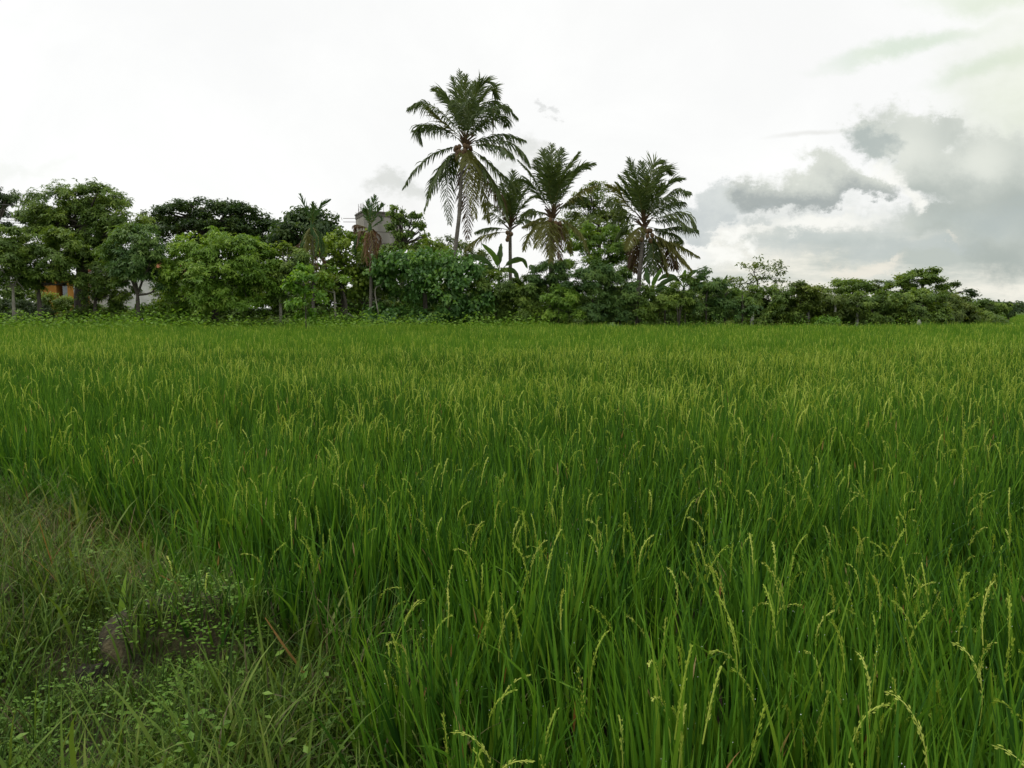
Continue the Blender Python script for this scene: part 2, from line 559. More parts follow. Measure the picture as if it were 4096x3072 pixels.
def bund_dist(x, y):
    """signed distance, positive on the grassy bund to the left"""
    x = np.asarray(x, float); y = np.asarray(y, float)
    best = np.full(np.broadcast(x, y).shape, 1e9); sgn = np.ones_like(best)
    for (ax, ay), (bx, by) in zip(BUND[:-1], BUND[1:]):
        ex, ey = bx - ax, by - ay
        t = np.clip(((x - ax) * ex + (y - ay) * ey) / (ex * ex + ey * ey), 0, 1)
        dx, dy = x - ax - t * ex, y - ay - t * ey
        d = np.hypot(dx, dy)
        s = np.where(ex * (y - ay) - ey * (x - ax) > 0, 1.0, -1.0)
        m = d < best
        best = np.where(m, d, best); sgn = np.where(m, s, sgn)
    return best * sgn


def field_edge(x):
    return np.where(x < 4, 35.8 + (np.asarray(x) + 25) * .16, 40.5)


# ------------------------------------------------------------------ ground


def build_ground():
    xs = np.unique(np.concatenate([np.linspace(-900, -60, 12), np.linspace(-60, -12, 40), np.linspace(-12, 8, 140), np.linspace(8, 60, 60), np.linspace(60, 900, 12)]))
    ys = np.unique(np.concatenate([np.linspace(-60, -3, 10), np.linspace(-3, 14, 130), np.linspace(14, 60, 90), np.linspace(60, 1500, 14)]))
    X, Y = np.meshgrid(xs, ys)
    Z = gz(X, Y)
    v = np.stack([X, Y, Z], -1).reshape(-1, 3)
    nx = len(xs)
    i = np.arange(len(ys) - 1)[:, None] * nx; j = np.arange(nx - 1)[None]
    f = np.stack([i + j, i + j + 1, i + nx + j + 1, i + nx + j], -1).reshape(-1, 4)
    mb = MB(); mb.add(v, f)
    m = bpy.data.materials.new('mud_and_soil')
    m.use_nodes = True
    t = m.node_tree; t.nodes.clear(); g = NG(t)
    geo = g.new('ShaderNodeNewGeometry')
    n1, _ = g.noise(geo.outputs['Position'], 1.3, 8, .62)
    n2, _ = g.noise(geo.outputs['Position'], 26, 10, .7)
    sep = g.new('ShaderNodeSeparateXYZ'); t.links.new(geo.outputs['Position'], sep.inputs[0])
    c = g.mix(g.smooth(n1, .35, .65), (.030, .024, .017, 1), (.085, .068, .045, 1))
    c = g.mix(g.m('MULTIPLY', g.smooth(n2, .45, .62), .5), c, (.12, .098, .068, 1))
    c = g.mix(g.m('MULTIPLY', g.smooth(sep.outputs[1], 30, 60), g.smooth(n1, .3, .55)), c, (.075, .135, .028, 1))
    p = g.new('ShaderNodeBsdfPrincipled'); t.links.new(c, p.inputs['Base Color'])
    p.inputs['Roughness'].default_value = .9
    p.inputs['Specular IOR Level'].default_value = .06
    b = g.new('ShaderNodeBump'); b.inputs['Strength'].default_value = 1.0; b.inputs['Distance'].default_value = .05
    t.links.new(n2, b.inputs['Height']); t.links.new(b.outputs[0], p.inputs['Normal'])
    o = g.new('ShaderNodeOutputMaterial'); t.links.new(p.outputs[0], o.inputs[0])
    tag(mb.obj('ground', m, smooth=True), kind='structure')


build_ground()

# ------------------------------------------------------------------ grass, rice (uncountable stuff)


def blades(mb, base, az, lean, curl, L, Wd, ns, tint, slot=0, face=None, prof=.8, fold=0.0):
    n = len(base)
    L = np.broadcast_to(L, (n,)); Wd = np.broadcast_to(Wd, (n,))
    p = np.array(base, float)
    rows = [p.copy()]
    for i in range(ns):
        th = lean + curl * ((i + .5) / ns) ** 1.6
        p = p + (L / ns)[:, None] * np.stack([np.sin(th) * np.cos(az), np.sin(th) * np.sin(az), np.cos(th)], -1)
        rows.append(p.copy())
    rows = np.stack(rows, 1)
    fa = az + pi / 2 if face is None else face
    S = np.stack([np.cos(fa), np.sin(fa), np.zeros(n)], -1)
    t = np.linspace(0, 1, ns + 1)
    w = np.minimum(1, .45 + t * 2.5) * np.minimum(1, ((1 - t) * 1.9)) ** prof
    w[-1] = .04
    w = Wd[:, None] * w[None] / 2
    v = np.stack([rows - S[:, None] * w[..., None], rows + S[:, None] * w[..., None]], 2).reshape(-1, 3)
    k = np.arange(n)[:, None] * (ns + 1) * 2; i = np.arange(ns)[None] * 2
    f = np.stack([k + i, k + i + 1, k + i + 3, k + i + 2], -1).reshape(-1, 4)
    mb.add(v, f, np.repeat(np.broadcast_to(tint, (n,)), ns), slot)
    return rows[:, -1]


def rand_az(n):
    return rng.uniform(0, 2 * pi, n)


def panicle(mb, base, az, L, grains, size, slot, tint, stalk=.004, bend=.9):
    """a nodding rice ear: thin stalk with short side branches of grains"""
    n = 9
    p = np.array(base, float); th = rng.uniform(.0, .25)
    pts = [p.copy()]
    for i in range(n):
        th += bend / n * (1.8 * i / n)
        p = p + L / n * np.array([sin(th) * cos(az), sin(th) * sin(az), cos(th)])
        pts.append(p.copy())
    pts = np.array(pts)
    S = np.array([-sin(az), cos(az), 0])
    w = np.full(n + 1, stalk)
    v = np.stack([pts - S * stalk / 2, pts + S * stalk / 2], 1).reshape(-1, 3)
    i = np.arange(n) * 2
    mb.add(v, np.stack([i, i + 1, i + 3, i + 2], -1), tint, slot)
    ti = rng.uniform(.25, 1, grains) * n * .999
    i0 = ti.astype(int); fr = (ti - i0)[:, None]
    P = pts[i0] * (1 - fr) + pts[i0 + 1] * fr
    Tn = unit(pts[i0 + 1] - pts[i0])
    o = rnd_dirs(grains)
    P = P + o * rng.uniform(0, .006, (grains, 1)) * (size / .0095)
    D = Tn * 1.5 + o * .42 + np.array([0, 0, -.25])
    leaves(mb, P, D, rnd_dirs(grains), size * rng.uniform(.8, 1.3, grains), size * .42, np.clip(tint + rng.normal(size=grains) * .15, 0, 1), slot, .0, .5)


RICE_MATS = None


def rice_clump(nt, ns, wide, rad, H, pan, grains, dry=.04, lod=0):
    mb = MB()
    # tillers
    bx = rng.normal(size=(nt, 2)) * rad
    az = np.arctan2(bx[:, 1], bx[:, 0]) + rng.normal(size=nt) * .5
    for k in range(4 if lod < 1 else (3 if lod < 2 else 2)):
        n = nt
        z = rng.uniform(.0, .38, n) * H if k else np.zeros(n)
        low = k == 3                      # short brown old leaves at the foot, added to deepen the gaps' darkness
        if low:
            z = rng.uniform(.0, .1, n)
        lean0 = np.abs(rng.normal(size=n)) * .14 + .02
        b = np.stack([bx[:, 0] + np.cos(az) * lean0 * z, bx[:, 1] + np.sin(az) * lean0 * z, z], -1)
        L = (H - z) * (rng.uniform(.74, 1.08, n) if not low else rng.uniform(.3, .55, n))
        a = az + rng.normal(size=n) * .9
        cu = np.abs(rng.normal(size=n)) * .22 + np.where(rng.random(n) < .13, rng.uniform(.6, 2.2, n), 0)
        blades(mb, b, a, lean0, cu, L, wide * rng.uniform(.7, 1.25, n), ns, np.clip(rng.normal([.22, .40, .54, .15][k] if lod < 1 else ([.34, .52, .6][k] if lod < 2 else .72), .24, n), 0, 1), 0 if not low else 4, face=rand_az(n))  # light contrast painted in: near leaf tint darker, far leaf tint lighter
    nd = rng.poisson(dry * nt)
    if nd:
        b = np.concatenate([rng.normal(size=(nd, 2)) * rad, rng.uniform(.2, .66, (nd, 1))], 1)
        blades(mb, b, rand_az(nd), rng.uniform(.1, .6, nd), rng.uniform(.1, .8, nd), rng.uniform(.05, .2, nd), wide * .6, ns, rng.uniform(0, 1, nd), 2)
    npn = rng.poisson(pan)
    for _ in range(npn):
        q = rng.normal(size=2) * rad
        a = rng.uniform(0, 2 * pi)
        h = H * rng.uniform(.62, .92)
        st = blades(mb, np.array([[q[0], q[1], .2]]), np.array([a]), np.array([.06]), np.array([.1]), np.array([h - .2]), np.array([.005]), 3, .6, 0)
        panicle(mb, st[0], a, rng.uniform(.14, .22), grains, 0.0092 if lod == 0 else (.0125 if lod == 1 else .019), 1, rng.uniform(.2, .9), .004 if lod == 0 else (.006 if lod == 1 else .010), rng.uniform(.1, 1.1) if rng.random() < .8 else rng.uniform(1.2, 2.2))
    if lod == 0:
        nd = 3
        q = rng.normal(size=(nd, 2)) * rad * 1.5
        P = np.concatenate([q, rng.uniform(.5, .95, (nd, 1)) * H], 1)
        for s in P:
            o = .0013
            v = np.array([[o, 0, 0], [-o, 0, 0], [0, o, 0], [0, -o, 0], [0, 0, o], [0, 0, -o]]) + s
            mb.add(v, [[0, 2, 4], [2, 1, 4], [1, 3, 4], [3, 0, 4], [2, 0, 5], [1, 2, 5], [3, 1, 5], [0, 3, 5]], .5, 3)
    return mb


def scatter_object(name, meshes, pts, rot, scl, idx, **props):
    """one object that scatters small clump meshes over its own points (geometry nodes)"""
    coll = bpy.data.collections.new(name + '_clumps')
    for i, me in enumerate(meshes):
        o = bpy.data.objects.new('%s_clump_%02d' % (name, i), me)
        coll.objects.link(o)
    me = bpy.data.meshes.new(name)
    me.vertices.add(len(pts))
    me.vertices.foreach_set('co', np.asarray(pts, np.float32).reshape(-1))
    a = me.attributes.new('rot', 'FLOAT_VECTOR', 'POINT'); a.data.foreach_set('vector', np.asarray(rot, np.float32).reshape(-1))
    a = me.attributes.new('scl', 'FLOAT_VECTOR', 'POINT'); a.data.foreach_set('vector', np.asarray(scl, np.float32).reshape(-1))
    a = me.attributes.new('idx', 'INT', 'POINT'); a.data.foreach_set('value', np.asarray(idx, np.int32))
    o = bpy.data.objects.new(name, me)
    COL.objects.link(o)
    ng = bpy.data.node_groups.new(name + '_scatter', 'GeometryNodeTree')
    ng.interface.new_socket('Geometry', in_out='INPUT', socket_type='NodeSocketGeometry')
    ng.interface.new_socket('Geometry', in_out='OUTPUT', socket_type='NodeSocketGeometry')
    nin = ng.nodes.new('NodeGroupInput'); nout = ng.nodes.new('NodeGroupOutput')
    ci = ng.nodes.new('GeometryNodeCollectionInfo')
    ci.inputs['Collection'].default_value = coll
    ci.inputs['Separate Children'].default_value = True
    ci.inputs['Reset Children'].default_value = True
    iop = ng.nodes.new('GeometryNodeInstanceOnPoints')
    iop.inputs['Pick Instance'].default_value = True

    def attr(nm, ty):
        n = ng.nodes.new('GeometryNodeInputNamedAttribute')
        n.data_type = ty
        n.inputs['Name'].default_value = nm
        return n.outputs['Attribute']
    ng.links.new(nin.outputs[0], iop.inputs['Points'])
    ng.links.new(ci.outputs[0], iop.inputs['Instance'])
    ng.links.new(attr('idx', 'INT'), iop.inputs['Instance Index'])
    e2r = ng.nodes.new('FunctionNodeEulerToRotation')
    ng.links.new(attr('rot', 'FLOAT_VECTOR'), e2r.inputs[0])
    ng.links.new(e2r.outputs[0], iop.inputs['Rotation'])
    ng.links.new(attr('scl', 'FLOAT_VECTOR'), iop.inputs['Scale'])
    ng.links.new(iop.outputs[0], nout.inputs[0])
    md = o.modifiers.new('scatter', 'NODES')
    md.node_group = ng
    tag(o, **props)
    return o


def lump(x, y, s=1.0, k=0.0):
    """smooth pseudo-noise in 0..1 for patches of the field"""
    return .5 + .25 * (np.sin(x * .31 * s + 1.3 * np.sin(y * .23 * s + k)) + np.sin(y * .47 * s + 1.7 * np.sin(x * .19 * s + 2 * k) + k))


def build_rice():
    mats = [M['rice'], M['panicle'], M['dry'], M['dew'], M['sheath']]
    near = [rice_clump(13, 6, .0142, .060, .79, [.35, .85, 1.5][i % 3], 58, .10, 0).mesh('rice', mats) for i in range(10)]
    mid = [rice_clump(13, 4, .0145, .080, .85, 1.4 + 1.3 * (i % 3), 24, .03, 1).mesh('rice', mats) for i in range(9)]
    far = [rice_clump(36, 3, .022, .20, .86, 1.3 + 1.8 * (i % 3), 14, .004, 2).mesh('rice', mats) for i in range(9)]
    P, RO, S, I = [], [], [], []

    def put(x, y, base, nv, tilt):
        n = len(x)
        hv = .84 + .2 * lump(x, y, 2.1) + .08 * lump(x, y, 6, 2) + rng.normal(size=n) * .07
        if base == 0:                     # shorter plants along the bund
            hv = hv * np.clip(.62 + .5 * -bund_dist(x, y), .6, 1)
        P.append(np.stack([x, y, gz(x, y) - .01], -1))
        RO.append(np.stack([rng.normal(size=n) * tilt + .3 * (lump(x, y, 3.0, 3) - .5), rng.normal(size=n) * tilt + .34 * (lump(x, y, 2.6, 5) - .5), rand_az(n)], -1))
        S.append(np.stack([np.ones(n), np.ones(n), hv], -1))
        # more ears where the crop is riper
        rip = lump(x, y, .8, .7) + rng.normal(size=n) * .25
        k = rng.integers(0, nv // 3, n) * 3 + np.clip((rip * 3).astype(int), 0, 2)
        I.append(base + np.clip(k, 0, nv - 1))

    def region(y0, y1, dens, half=.72, margin=1.5):
        A = (y1 - y0) * 2 * (half * y1 + margin)
        n = int(A * dens)
        y = rng.uniform(y0, y1, n); x = rng.uniform(-1, 1, n) * (half * y1 + margin)
        m = np.abs(x) < half * y + margin
        return x[m], y[m]
    x, y = region(.3, 8.5, 25)
    q = rng.random(len(x)) < np.clip((8.5 - y) / 3.0, 0, 1); x, y = x[q], y[q]
    d = bund_dist(x, y)
    m = (d < -.10 + rng.normal(size=len(x)) * .12) & ((d < -.6) | (rng.random(len(x)) < .65))
    put(x[m], y[m], 0, 10, .07)
    x, y = region(5.5, 20, 28)
    m = (bund_dist(x, y) < -.1) & (rng.random(len(x)) < np.clip((y - 5.5) / 3.0, 0, 1)) & (rng.random(len(x)) < np.clip((20 - y) / 6.0, 0, 1))
    put(x[m], y[m], 10, 9, .07)
    x, y = region(14, 46, 7.5)
    m = (rng.random(len(x)) < np.clip((y - 14) / 6.0, 0, 1)) & (y < field_edge(x) + rng.normal(size=len(x)) * .25) & (bund_dist(x, y) < 0)
    put(x[m], y[m], 19, 9, .05)
    # the far strip beyond the end of the hedge on the right
    n = 5200
    y = rng.uniform(40, 95, n); x = rng.uniform(22, 72, n)
    m = x > 25.8 + (y - 44) * .62
    put(x[m], y[m], 19, 9, .05)
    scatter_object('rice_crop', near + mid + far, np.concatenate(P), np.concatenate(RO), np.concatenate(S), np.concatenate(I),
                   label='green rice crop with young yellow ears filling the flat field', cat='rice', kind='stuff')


def turf_clump(n, H, wide, curl, slot_w, rad=.07, ns=5):
    mb = MB()
    b = np.concatenate([rng.normal(size=(n, 2)) * rad, np.zeros((n, 1))], 1)
    L = H * rng.uniform(.5, 1.15, n)
    for s, w in slot_w:
        k = rng.random(n) < w
        if k.sum():
            q = k.sum()
            blades(mb, b[k], rand_az(q), rng.uniform(.05, .6, q), rng.uniform(.2, curl, q), L[k], wide * rng.uniform(.7, 1.3, q), ns, np.clip(rng.normal(.45, .25, q), 0, 1), s)
    return mb


def creeper_clump(n, leaf, rad, H):
    mb = MB()
    P = np.concatenate([rng.normal(size=(n, 2)) * rad, rng.uniform(.01, H, (n, 1))], 1)
    a = rand_az(n)
    D = np.stack([np.cos(a), np.sin(a), rng.uniform(-.1, .4, n)], -1)
    leaves(mb, P, D, np.array([0, 0, 1.0]) + rng.normal(size=(n, 3)) * .35, leaf * rng.uniform(.6, 1.3, n), leaf * .5, np.clip(rng.normal(.6, .2, n), 0, 1), 2, .1)
    return mb


BOULDER = None


def ground_at(px, py):
    """where the sight line through a photo point meets the ground"""
    for Y in np.linspace(.8, 40, 4000):
        p = at(px, py, Y)
        if p[2] <= float(gz(p[0], Y)):
            return p
    return p


BOULDER = (ground_at(640, 2640) + np.array([.03, .10, -.02]), (.34, .28, .27))


def build_turf():
    mats = [M['turf'], M['tan'], M['weed'], M['dry']]
    V = []
    for i in range(5):
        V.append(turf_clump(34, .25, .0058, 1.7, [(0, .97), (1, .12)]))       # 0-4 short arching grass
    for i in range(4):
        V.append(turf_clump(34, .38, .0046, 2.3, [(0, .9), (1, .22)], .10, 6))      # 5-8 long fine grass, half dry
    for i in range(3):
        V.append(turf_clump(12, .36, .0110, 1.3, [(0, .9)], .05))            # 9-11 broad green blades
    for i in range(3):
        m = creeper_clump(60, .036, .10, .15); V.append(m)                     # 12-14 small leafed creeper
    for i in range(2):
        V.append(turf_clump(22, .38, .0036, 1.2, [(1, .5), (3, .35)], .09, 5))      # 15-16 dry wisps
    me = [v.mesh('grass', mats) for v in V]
    P, RO, S, I = [], [], [], []

    def put(x, y, ch, smin=.75, smax=1.25):
        n = len(x)
        if n == 0:
            return
        P.append(np.stack([x, y, gz(x, y) - .012], -1))
        RO.append(np.stack([rng.normal(size=n) * .12, rng.normal(size=n) * .12, rand_az(n)], -1))
        s = rng.uniform(smin, smax, n)
        S.append(np.stack([s, s, s * rng.uniform(.85, 1.15, n)], -1))
        I.append(rng.choice(ch, n))
    n = 26000
    y = rng.uniform(.6, 14, n) ** 1.0; x = rng.uniform(-11, .4, n)
    d = bund_dist(x, y)
    keep = (d > -.22 + rng.normal(size=n) * .10) & (np.abs(x) < .75 * y + 1.4)
    x, y, d = x[keep], y[keep], d[keep]
    lp = lump(x * 3, y * 3, 1.3, .4)
    corner = (d > 1.0) & (y < 3.6)
    bare = (np.hypot((x + 1.42) / .10, (y - 2.3) / .35) < 1)
    kb = np.hypot((x - BOULDER[0][0] + .12) / .44, (y - BOULDER[0][1] + .06) / .38) > 1
    r = rng.random(len(x))
    dens = np.where(y < 4.5, 1.0, .55)
    fr = (np.abs(x - BOULDER[0][0] + .04) < .42) & (y < BOULDER[0][1]) & (y > BOULDER[0][1] - 1.0)
    m = kb & fr & ~bare
    put(x[m], y[m], [0, 1, 2, 3, 12, 13, 14], .45, .8)
    put(x[m] + .05, y[m] + .04, [0, 1, 2, 5, 12, 14], .35, .7)
    m = ~kb & (rng.random(len(x)) < .75)
    put(x[m], y[m], [0, 1, 2, 12, 5], .4, .75)
    k = (r < dens) & kb & ~fr
    m = k & ~corner & ~bare & (lp < .5)
    put(x[m], y[m], [0, 1, 2, 3, 4, 5, 12, 13, 9, 10])
    m = k & ~corner & ~bare & (lp >= .5)
    put(x[m], y[m], [5, 6, 7, 0, 1, 2, 9, 12, 3, 14, 16])
    m = corner & ~bare
    put(x[m], y[m], [0, 1, 2, 12, 13, 14, 12, 13, 14, 12, 13, 14], .45, .8)
    # a few weeds among the rice next to the bund
    n = 6500
    y = rng.uniform(1.0, 9, n); x = rng.uniform(-7, 2, n); d = bund_dist(x, y)
    m = (d < -.05) & (d > -1.3) & (rng.random(n) < np.exp(d * 2.0) * .7)
    put(x[m], y[m], [5, 6, 7, 8, 9, 11], .9, 1.6)
    # tufts rooted on the boulder's earthy cap
    if BOULDER:
        c_, r_ = BOULDER
        n = 95
        a = rand_az(n); e = np.sqrt(rng.random(n)) * .97
        x = c_[0] + np.cos(a) * e * r_[0]; y = c_[1] + np.sin(a) * e * r_[1]
        k = (rng.random(n) < .12) | ((y < c_[1] - .08) & (x > c_[0] - .12)) | (x > c_[0] + .16)
        z = c_[2] + r_[2] * np.sqrt(np.maximum(0, 1 - e * e)) - .02
        n = k.sum(); q = rng.uniform(.45, .8, n)
        P.append(np.stack([x, y, z], -1)[k]); RO.append(np.stack([np.zeros(n), np.zeros(n), rand_az(n)], -1)); S.append(np.stack([q, q, q], -1)); I.append(rng.choice([0, 1, 9, 10, 11, 9, 12, 13], n))
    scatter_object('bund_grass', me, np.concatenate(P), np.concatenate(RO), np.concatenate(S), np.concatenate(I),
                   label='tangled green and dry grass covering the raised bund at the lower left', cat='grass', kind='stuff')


def weed_clump(n, H, leaf, mat_tint):
    mb = MB()
    P = np.concatenate([rng.normal(size=(n, 2)) * .32, np.zeros((n, 1))], 1)
    P[:, 2] = H * np.abs(rng.normal(size=n)) * .55 * np.exp(-(P[:, 0] ** 2 + P[:, 1] ** 2) * 2)
    a = rand_az(n)
    D = np.stack([np.cos(a), np.sin(a), rng.uniform(-.3, .6, n)], -1)
    leaves(mb, P, D, np.array([0, 0, 1.0]) + rng.normal(size=(n, 3)) * .4, leaf * rng.uniform(.6, 1.3, n), leaf * .5, np.clip(rng.normal(mat_tint, .22, n), 0, 1), 0, .15)
    return mb


def build_verge():
    me = [weed_clump(150, .55, .13, .8).mesh('weed', [M['weed']]) for i in range(5)] + \
         [weed_clump(170, .75, .12, .45).mesh('weed', [M['weed']]) for i in range(3)]
    P, RO, S, I = [], [], [], []
    n = 2300
    x = rng.uniform(-33, 2, n); y = field_edge(x) + rng.uniform(-.2, 3.6, n)
    z = gz(x, y)
    i = np.where(y - field_edge(x) > 2.4, rng.integers(3, 8, n), rng.integers(0, 5, n))
    s = rng.uniform(.85, 1.3, n) * (.9 + .4 * lump(x, y, 2.2))
    P.append(np.stack([x, y, z], -1)); S.append(np.stack([s, s, s], -1)); I.append(i)
    n = 420
    x = rng.uniform(2, 27, n); y = field_edge(x) + rng.uniform(.1, 1.4, n)
    s = rng.uniform(.6, 1.1, n)
    P.append(np.stack([x, y, gz(x, y)], -1)); S.append(np.stack([s, s, s], -1)); I.append(rng.integers(0, 8, n))
    P = np.concatenate(P); n = len(P)
    RO = np.stack([np.zeros(n), np.zeros(n), rand_az(n)], -1)
    scatter_object('verge_weeds', me, P, RO, np.concatenate(S), np.concatenate(I),
                   label='low bright green leafy weeds along the far edge of the rice field', cat='weeds', kind='stuff')


build_rice()
build_turf()
build_verge()

# ------------------------------------------------------------------ trees and shrubs


def plant(name, label, cat, Y, bx, trunk, lobes, style, mat, lai=6.0, r0=.12, bark='bark', scale=1.0, group=None, branches=True, sub=1.0, full=1.22, stem='trunk'):
    """trunk: list of photo points from the fork down to just above the ground; lobes: list of (px, py, rx, ry[, depth offset])"""
    gb = at(bx, 1290, Y)
    base = np.array([gb[0], Y, float(gz(gb[0], Y)) - .05])
    root = thing(name, label, cat, base, group)
    L3 = [lobe(l[0], l[1], l[2], l[3], Y, l[4] if len(l) > 4 else 0, k=full) for l in lobes]
    pts = [base] + [at(p[0], p[1], Y + (p[2] if len(p) > 2 else 0)) for p in trunk]
    tb = MB()
    path = resample(pts, 5 * len(pts))
    rr = np.linspace(r0, r0 * .55, len(path))
    tube(tb, path, rr, 9, rough=.08)
    if branches:
        for c, r in L3:
            k = max(2, int(len(path) * .7))
            s = path[-1] if c[2] > path[-1][2] - .3 else path[k]
            midp = s * .5 + c * .5 + rng.normal(size=3) * .15 * r.__getitem__(0)
            tube(tb, resample([s, midp, c], 7), np.linspace(r0 * .5, r0 * .12, 7), 6)
            for _ in range(3):
                e = c + rnd_dirs(1)[0] * np.array(r) * .7
                tube(tb, resample([midp, (midp + e) / 2 + rng.normal(size=3) * .1, e], 5), np.linspace(r0 * .22, r0 * .06, 5), 5)
    tb.obj(stem, M[bark], root, True)
    mb = MB()
    crown(mb, L3, style, lai, 0, scale, sub)
    mb.obj('crown', M[mat], root)
    return root


def build_trees():
    # ---- far left, front row
    plant('tree', 'dark feathery tree top at the left photo edge above the power lines', 'tree', 62, -60, [(-60, 1000)],
          [(-20, 780, 75, 45), (-40, 850, 60, 40), (20, 800, 35, 30), (-70, 900, 110, 50)], 'fine', 'dark', 7, .3, scale=1.5, full=1.0)
    plant('tree', 'slim tree with mottled pale trunk at the left photo edge', 'tree', 39.5, 62, [(56, 1240), (52, 1150)],
          [(20, 1060, 90, 90), (-50, 1000, 90, 110), (70, 1100, 60, 60), (30, 960, 70, 50)], 'spray', 'mid', 6.5, .11, 'bark_pale')
    plant('tree', 'bushy tree with straight grey trunk in front of the orange house', 'tree', 40.5, 160, [(158, 1220), (150, 1130)],
          [(140, 1060, 90, 80), (230, 1000, 80, 80), (110, 980, 80, 70), (200, 1085, 60, 40), (110, 1130, 50, 40), (255, 1070, 50, 40), (215, 1125, 30, 22), (285, 1120, 40, 30)], 'spray', 'mid', 6, .14, 'bark')
    plant('broad_tree', 'largest rounded tree of the left group with a thick dark trunk', 'tree', 44, 322, [(325, 1180), (330, 1080), (345, 980)],
          [(250, 830, 130, 80), (370, 810, 140, 70), (180, 900, 110, 80), (470, 880, 110, 90), (330, 920, 170, 90), (520, 960, 80, 70), (400, 1010, 110, 80), (260, 1000, 100, 80), (120, 860, 50, 35), (440, 1050, 100, 60), (300, 1050, 60, 50), (540, 1060, 70, 50)],
          'spray', 'mid', 6.5, .42, 'bark', 1.0, full=1.06)
    plant('tree', 'small tree with thin dark trunk beside the thick trunked tree', 'tree', 42, 382, [(380, 1230), (384, 1160)],
          [(380, 1110, 80, 60), (440, 1090, 60, 60), (440, 1150, 80, 55), (385, 1190, 45, 35), (495, 1180, 50, 45)], 'spray', 'mid', 4.6, .12)
    plant('tree', 'round headed tree with short forked trunk before the white house', 'tree', 40.5, 552, [(552, 1230), (550, 1180)],
          [(560, 1020, 105, 110), (500, 1060, 70, 70), (610, 1050, 60, 70), (560, 940, 70, 50), (530, 1110, 70, 50), (640, 1120, 40, 40)], 'spray', 'blue', 6, .14)
    plant('bush', 'yellow green bush in front of the orange house', 'bush', 47, 258, [(258, 1240)],
          [(235, 1218, 70, 36), (285, 1225, 45, 34)], 'fine', 'yellow', 7, .06, branches=False, stem='stem')
    plant('bush', 'pale green bush left of the light green tree behind the weeds', 'bush', 43, 640, [(640, 1250)],
          [(620, 1225, 60, 40), (700, 1215, 70, 45), (760, 1230, 60, 40)], 'broad', 'light', 5.5, .06, branches=False, stem='stem', scale=.8)
    plant('bush', 'low dark bush at the foot of the slim left trunks', 'bush', 42.5, 110, [(110, 1260)],
          [(40, 1245, 90, 45), (150, 1260, 80, 40), (-60, 1230, 90, 60)], 'spray', 'dark', 6, .06, branches=False, stem='stem', scale=.8)
    plant('bush', 'low dark bush under the thick trunked tree', 'bush', 42, 450, [(450, 1260)],
          [(400, 1250, 80, 30), (490, 1250, 80, 35), (330, 1265, 70, 25)], 'spray', 'mid', 6, .06, branches=False, stem='stem', scale=.8)
    plant('flat_topped_tree', 'wide flat topped dark tree spreading behind the light green tree', 'tree', 62, 830, [(830, 1120), (840, 1000), (850, 950)],
          [(700, 850, 120, 30), (830, 830, 140, 30), (950, 850, 120, 32), (640, 910, 80, 45), (760, 910, 170, 50), (900, 900, 160, 45), (1030, 900, 110, 32), (1060, 950, 100, 40), (920, 960, 140, 45), (720, 980, 110, 50), (915, 825, 60, 25), (990, 960, 120, 40)],
          'flat', 'dark', 5.5, .5, scale=1.4, full=1.02)
    plant('tree', 'light green dome shaped tree of layered leaf sprays reaching the weeds', 'tree', 41, 860, [(860, 1200), (860, 1120)],
          [(860, 990, 130, 60), (760, 1040, 80, 70), (950, 1000, 100, 60), (870, 1090, 170, 80), (1010, 1060, 90, 80), (745, 1110, 80, 80), (700, 1180, 50, 50), (900, 1190, 160, 70), (1040, 1160, 70, 80)],
          'spray', 'light', 6.5, .2)
    plant('tree', 'dense rounded dark tree standing behind the taller left areca palm', 'tree', 58, 1225, [(1225, 1100), (1225, 1000)],
          [(1180, 900, 70, 50), (1260, 890, 80, 60), (1230, 950, 120, 70), (1320, 930, 50, 40), (1150, 980, 60, 50)], 'broad', 'dark', 7, .3, scale=1.2)
    plant('tree', 'mid green tree with thin pale trunk left of the sapling', 'tree', 41.5, 1122, [(1122, 1240), (1120, 1180)],
          [(1120, 1060, 90, 60), (1190, 1050, 70, 50), (1090, 1130, 80, 70), (1180, 1130, 70, 70), (1130, 1000, 60, 30)], 'spray', 'mid', 7, .11, 'bark_pale')
    plant('sapling', 'slender bright green sapling standing in front of the tree row', 'sapling', 35.2, 1225, [(1222, 1240), (1218, 1140)],
          [(1215, 1120, 55, 60), (1170, 1130, 40, 40), (1240, 1190, 60, 55), (1190, 1210, 40, 45), (1225, 1270, 45, 45), (1200, 1085, 25, 25)], 'broad', 'weed', 3.8, .035, scale=.75, sub=1.6, full=1.05)
    plant('broad_leaved_tree', 'yellow green large leaved tree between the two areca palms', 'tree', 44, 1370, [(1370, 1180), (1375, 1080)],
          [(1390, 940, 60, 35), (1360, 990, 90, 50), (1420, 1040, 80, 50), (1340, 1070, 60, 50), (1400, 1110, 90, 50), (1320, 1130, 60, 40)], 'broad', 'yellow', 4.2, .11, scale=1.0)
    plant('tree', 'thin trunked tree with forked stem right of the sapling', 'tree', 43, 1385, [(1383, 1220), (1370, 1160)],
          [(1330, 1140, 60, 50), (1290, 1120, 40, 40), (1350, 1170, 70, 30)], 'broad', 'yellow', 4.5, .13, scale=.85)
    plant('tree', 'thin pale stemmed tree just right of the sapling with round leaves', 'tree', 41.5, 1342, [(1340, 1230), (1338, 1170)],
          [(1340, 1110, 50, 45), (1310, 1160, 35, 30)], 'broad', 'light', 4, .07, 'bark_pale', scale=.8)
    plant('tree', 'dark bushy tree between the yellow green tree and the vine thicket', 'tree', 44.5, 1455, [(1455, 1220)],
          [(1450, 1120, 80, 60), (1500, 1160, 70, 50), (1420, 1170, 70, 40), (1490, 1080, 60, 45)], 'spray', 'mid', 7, .1)
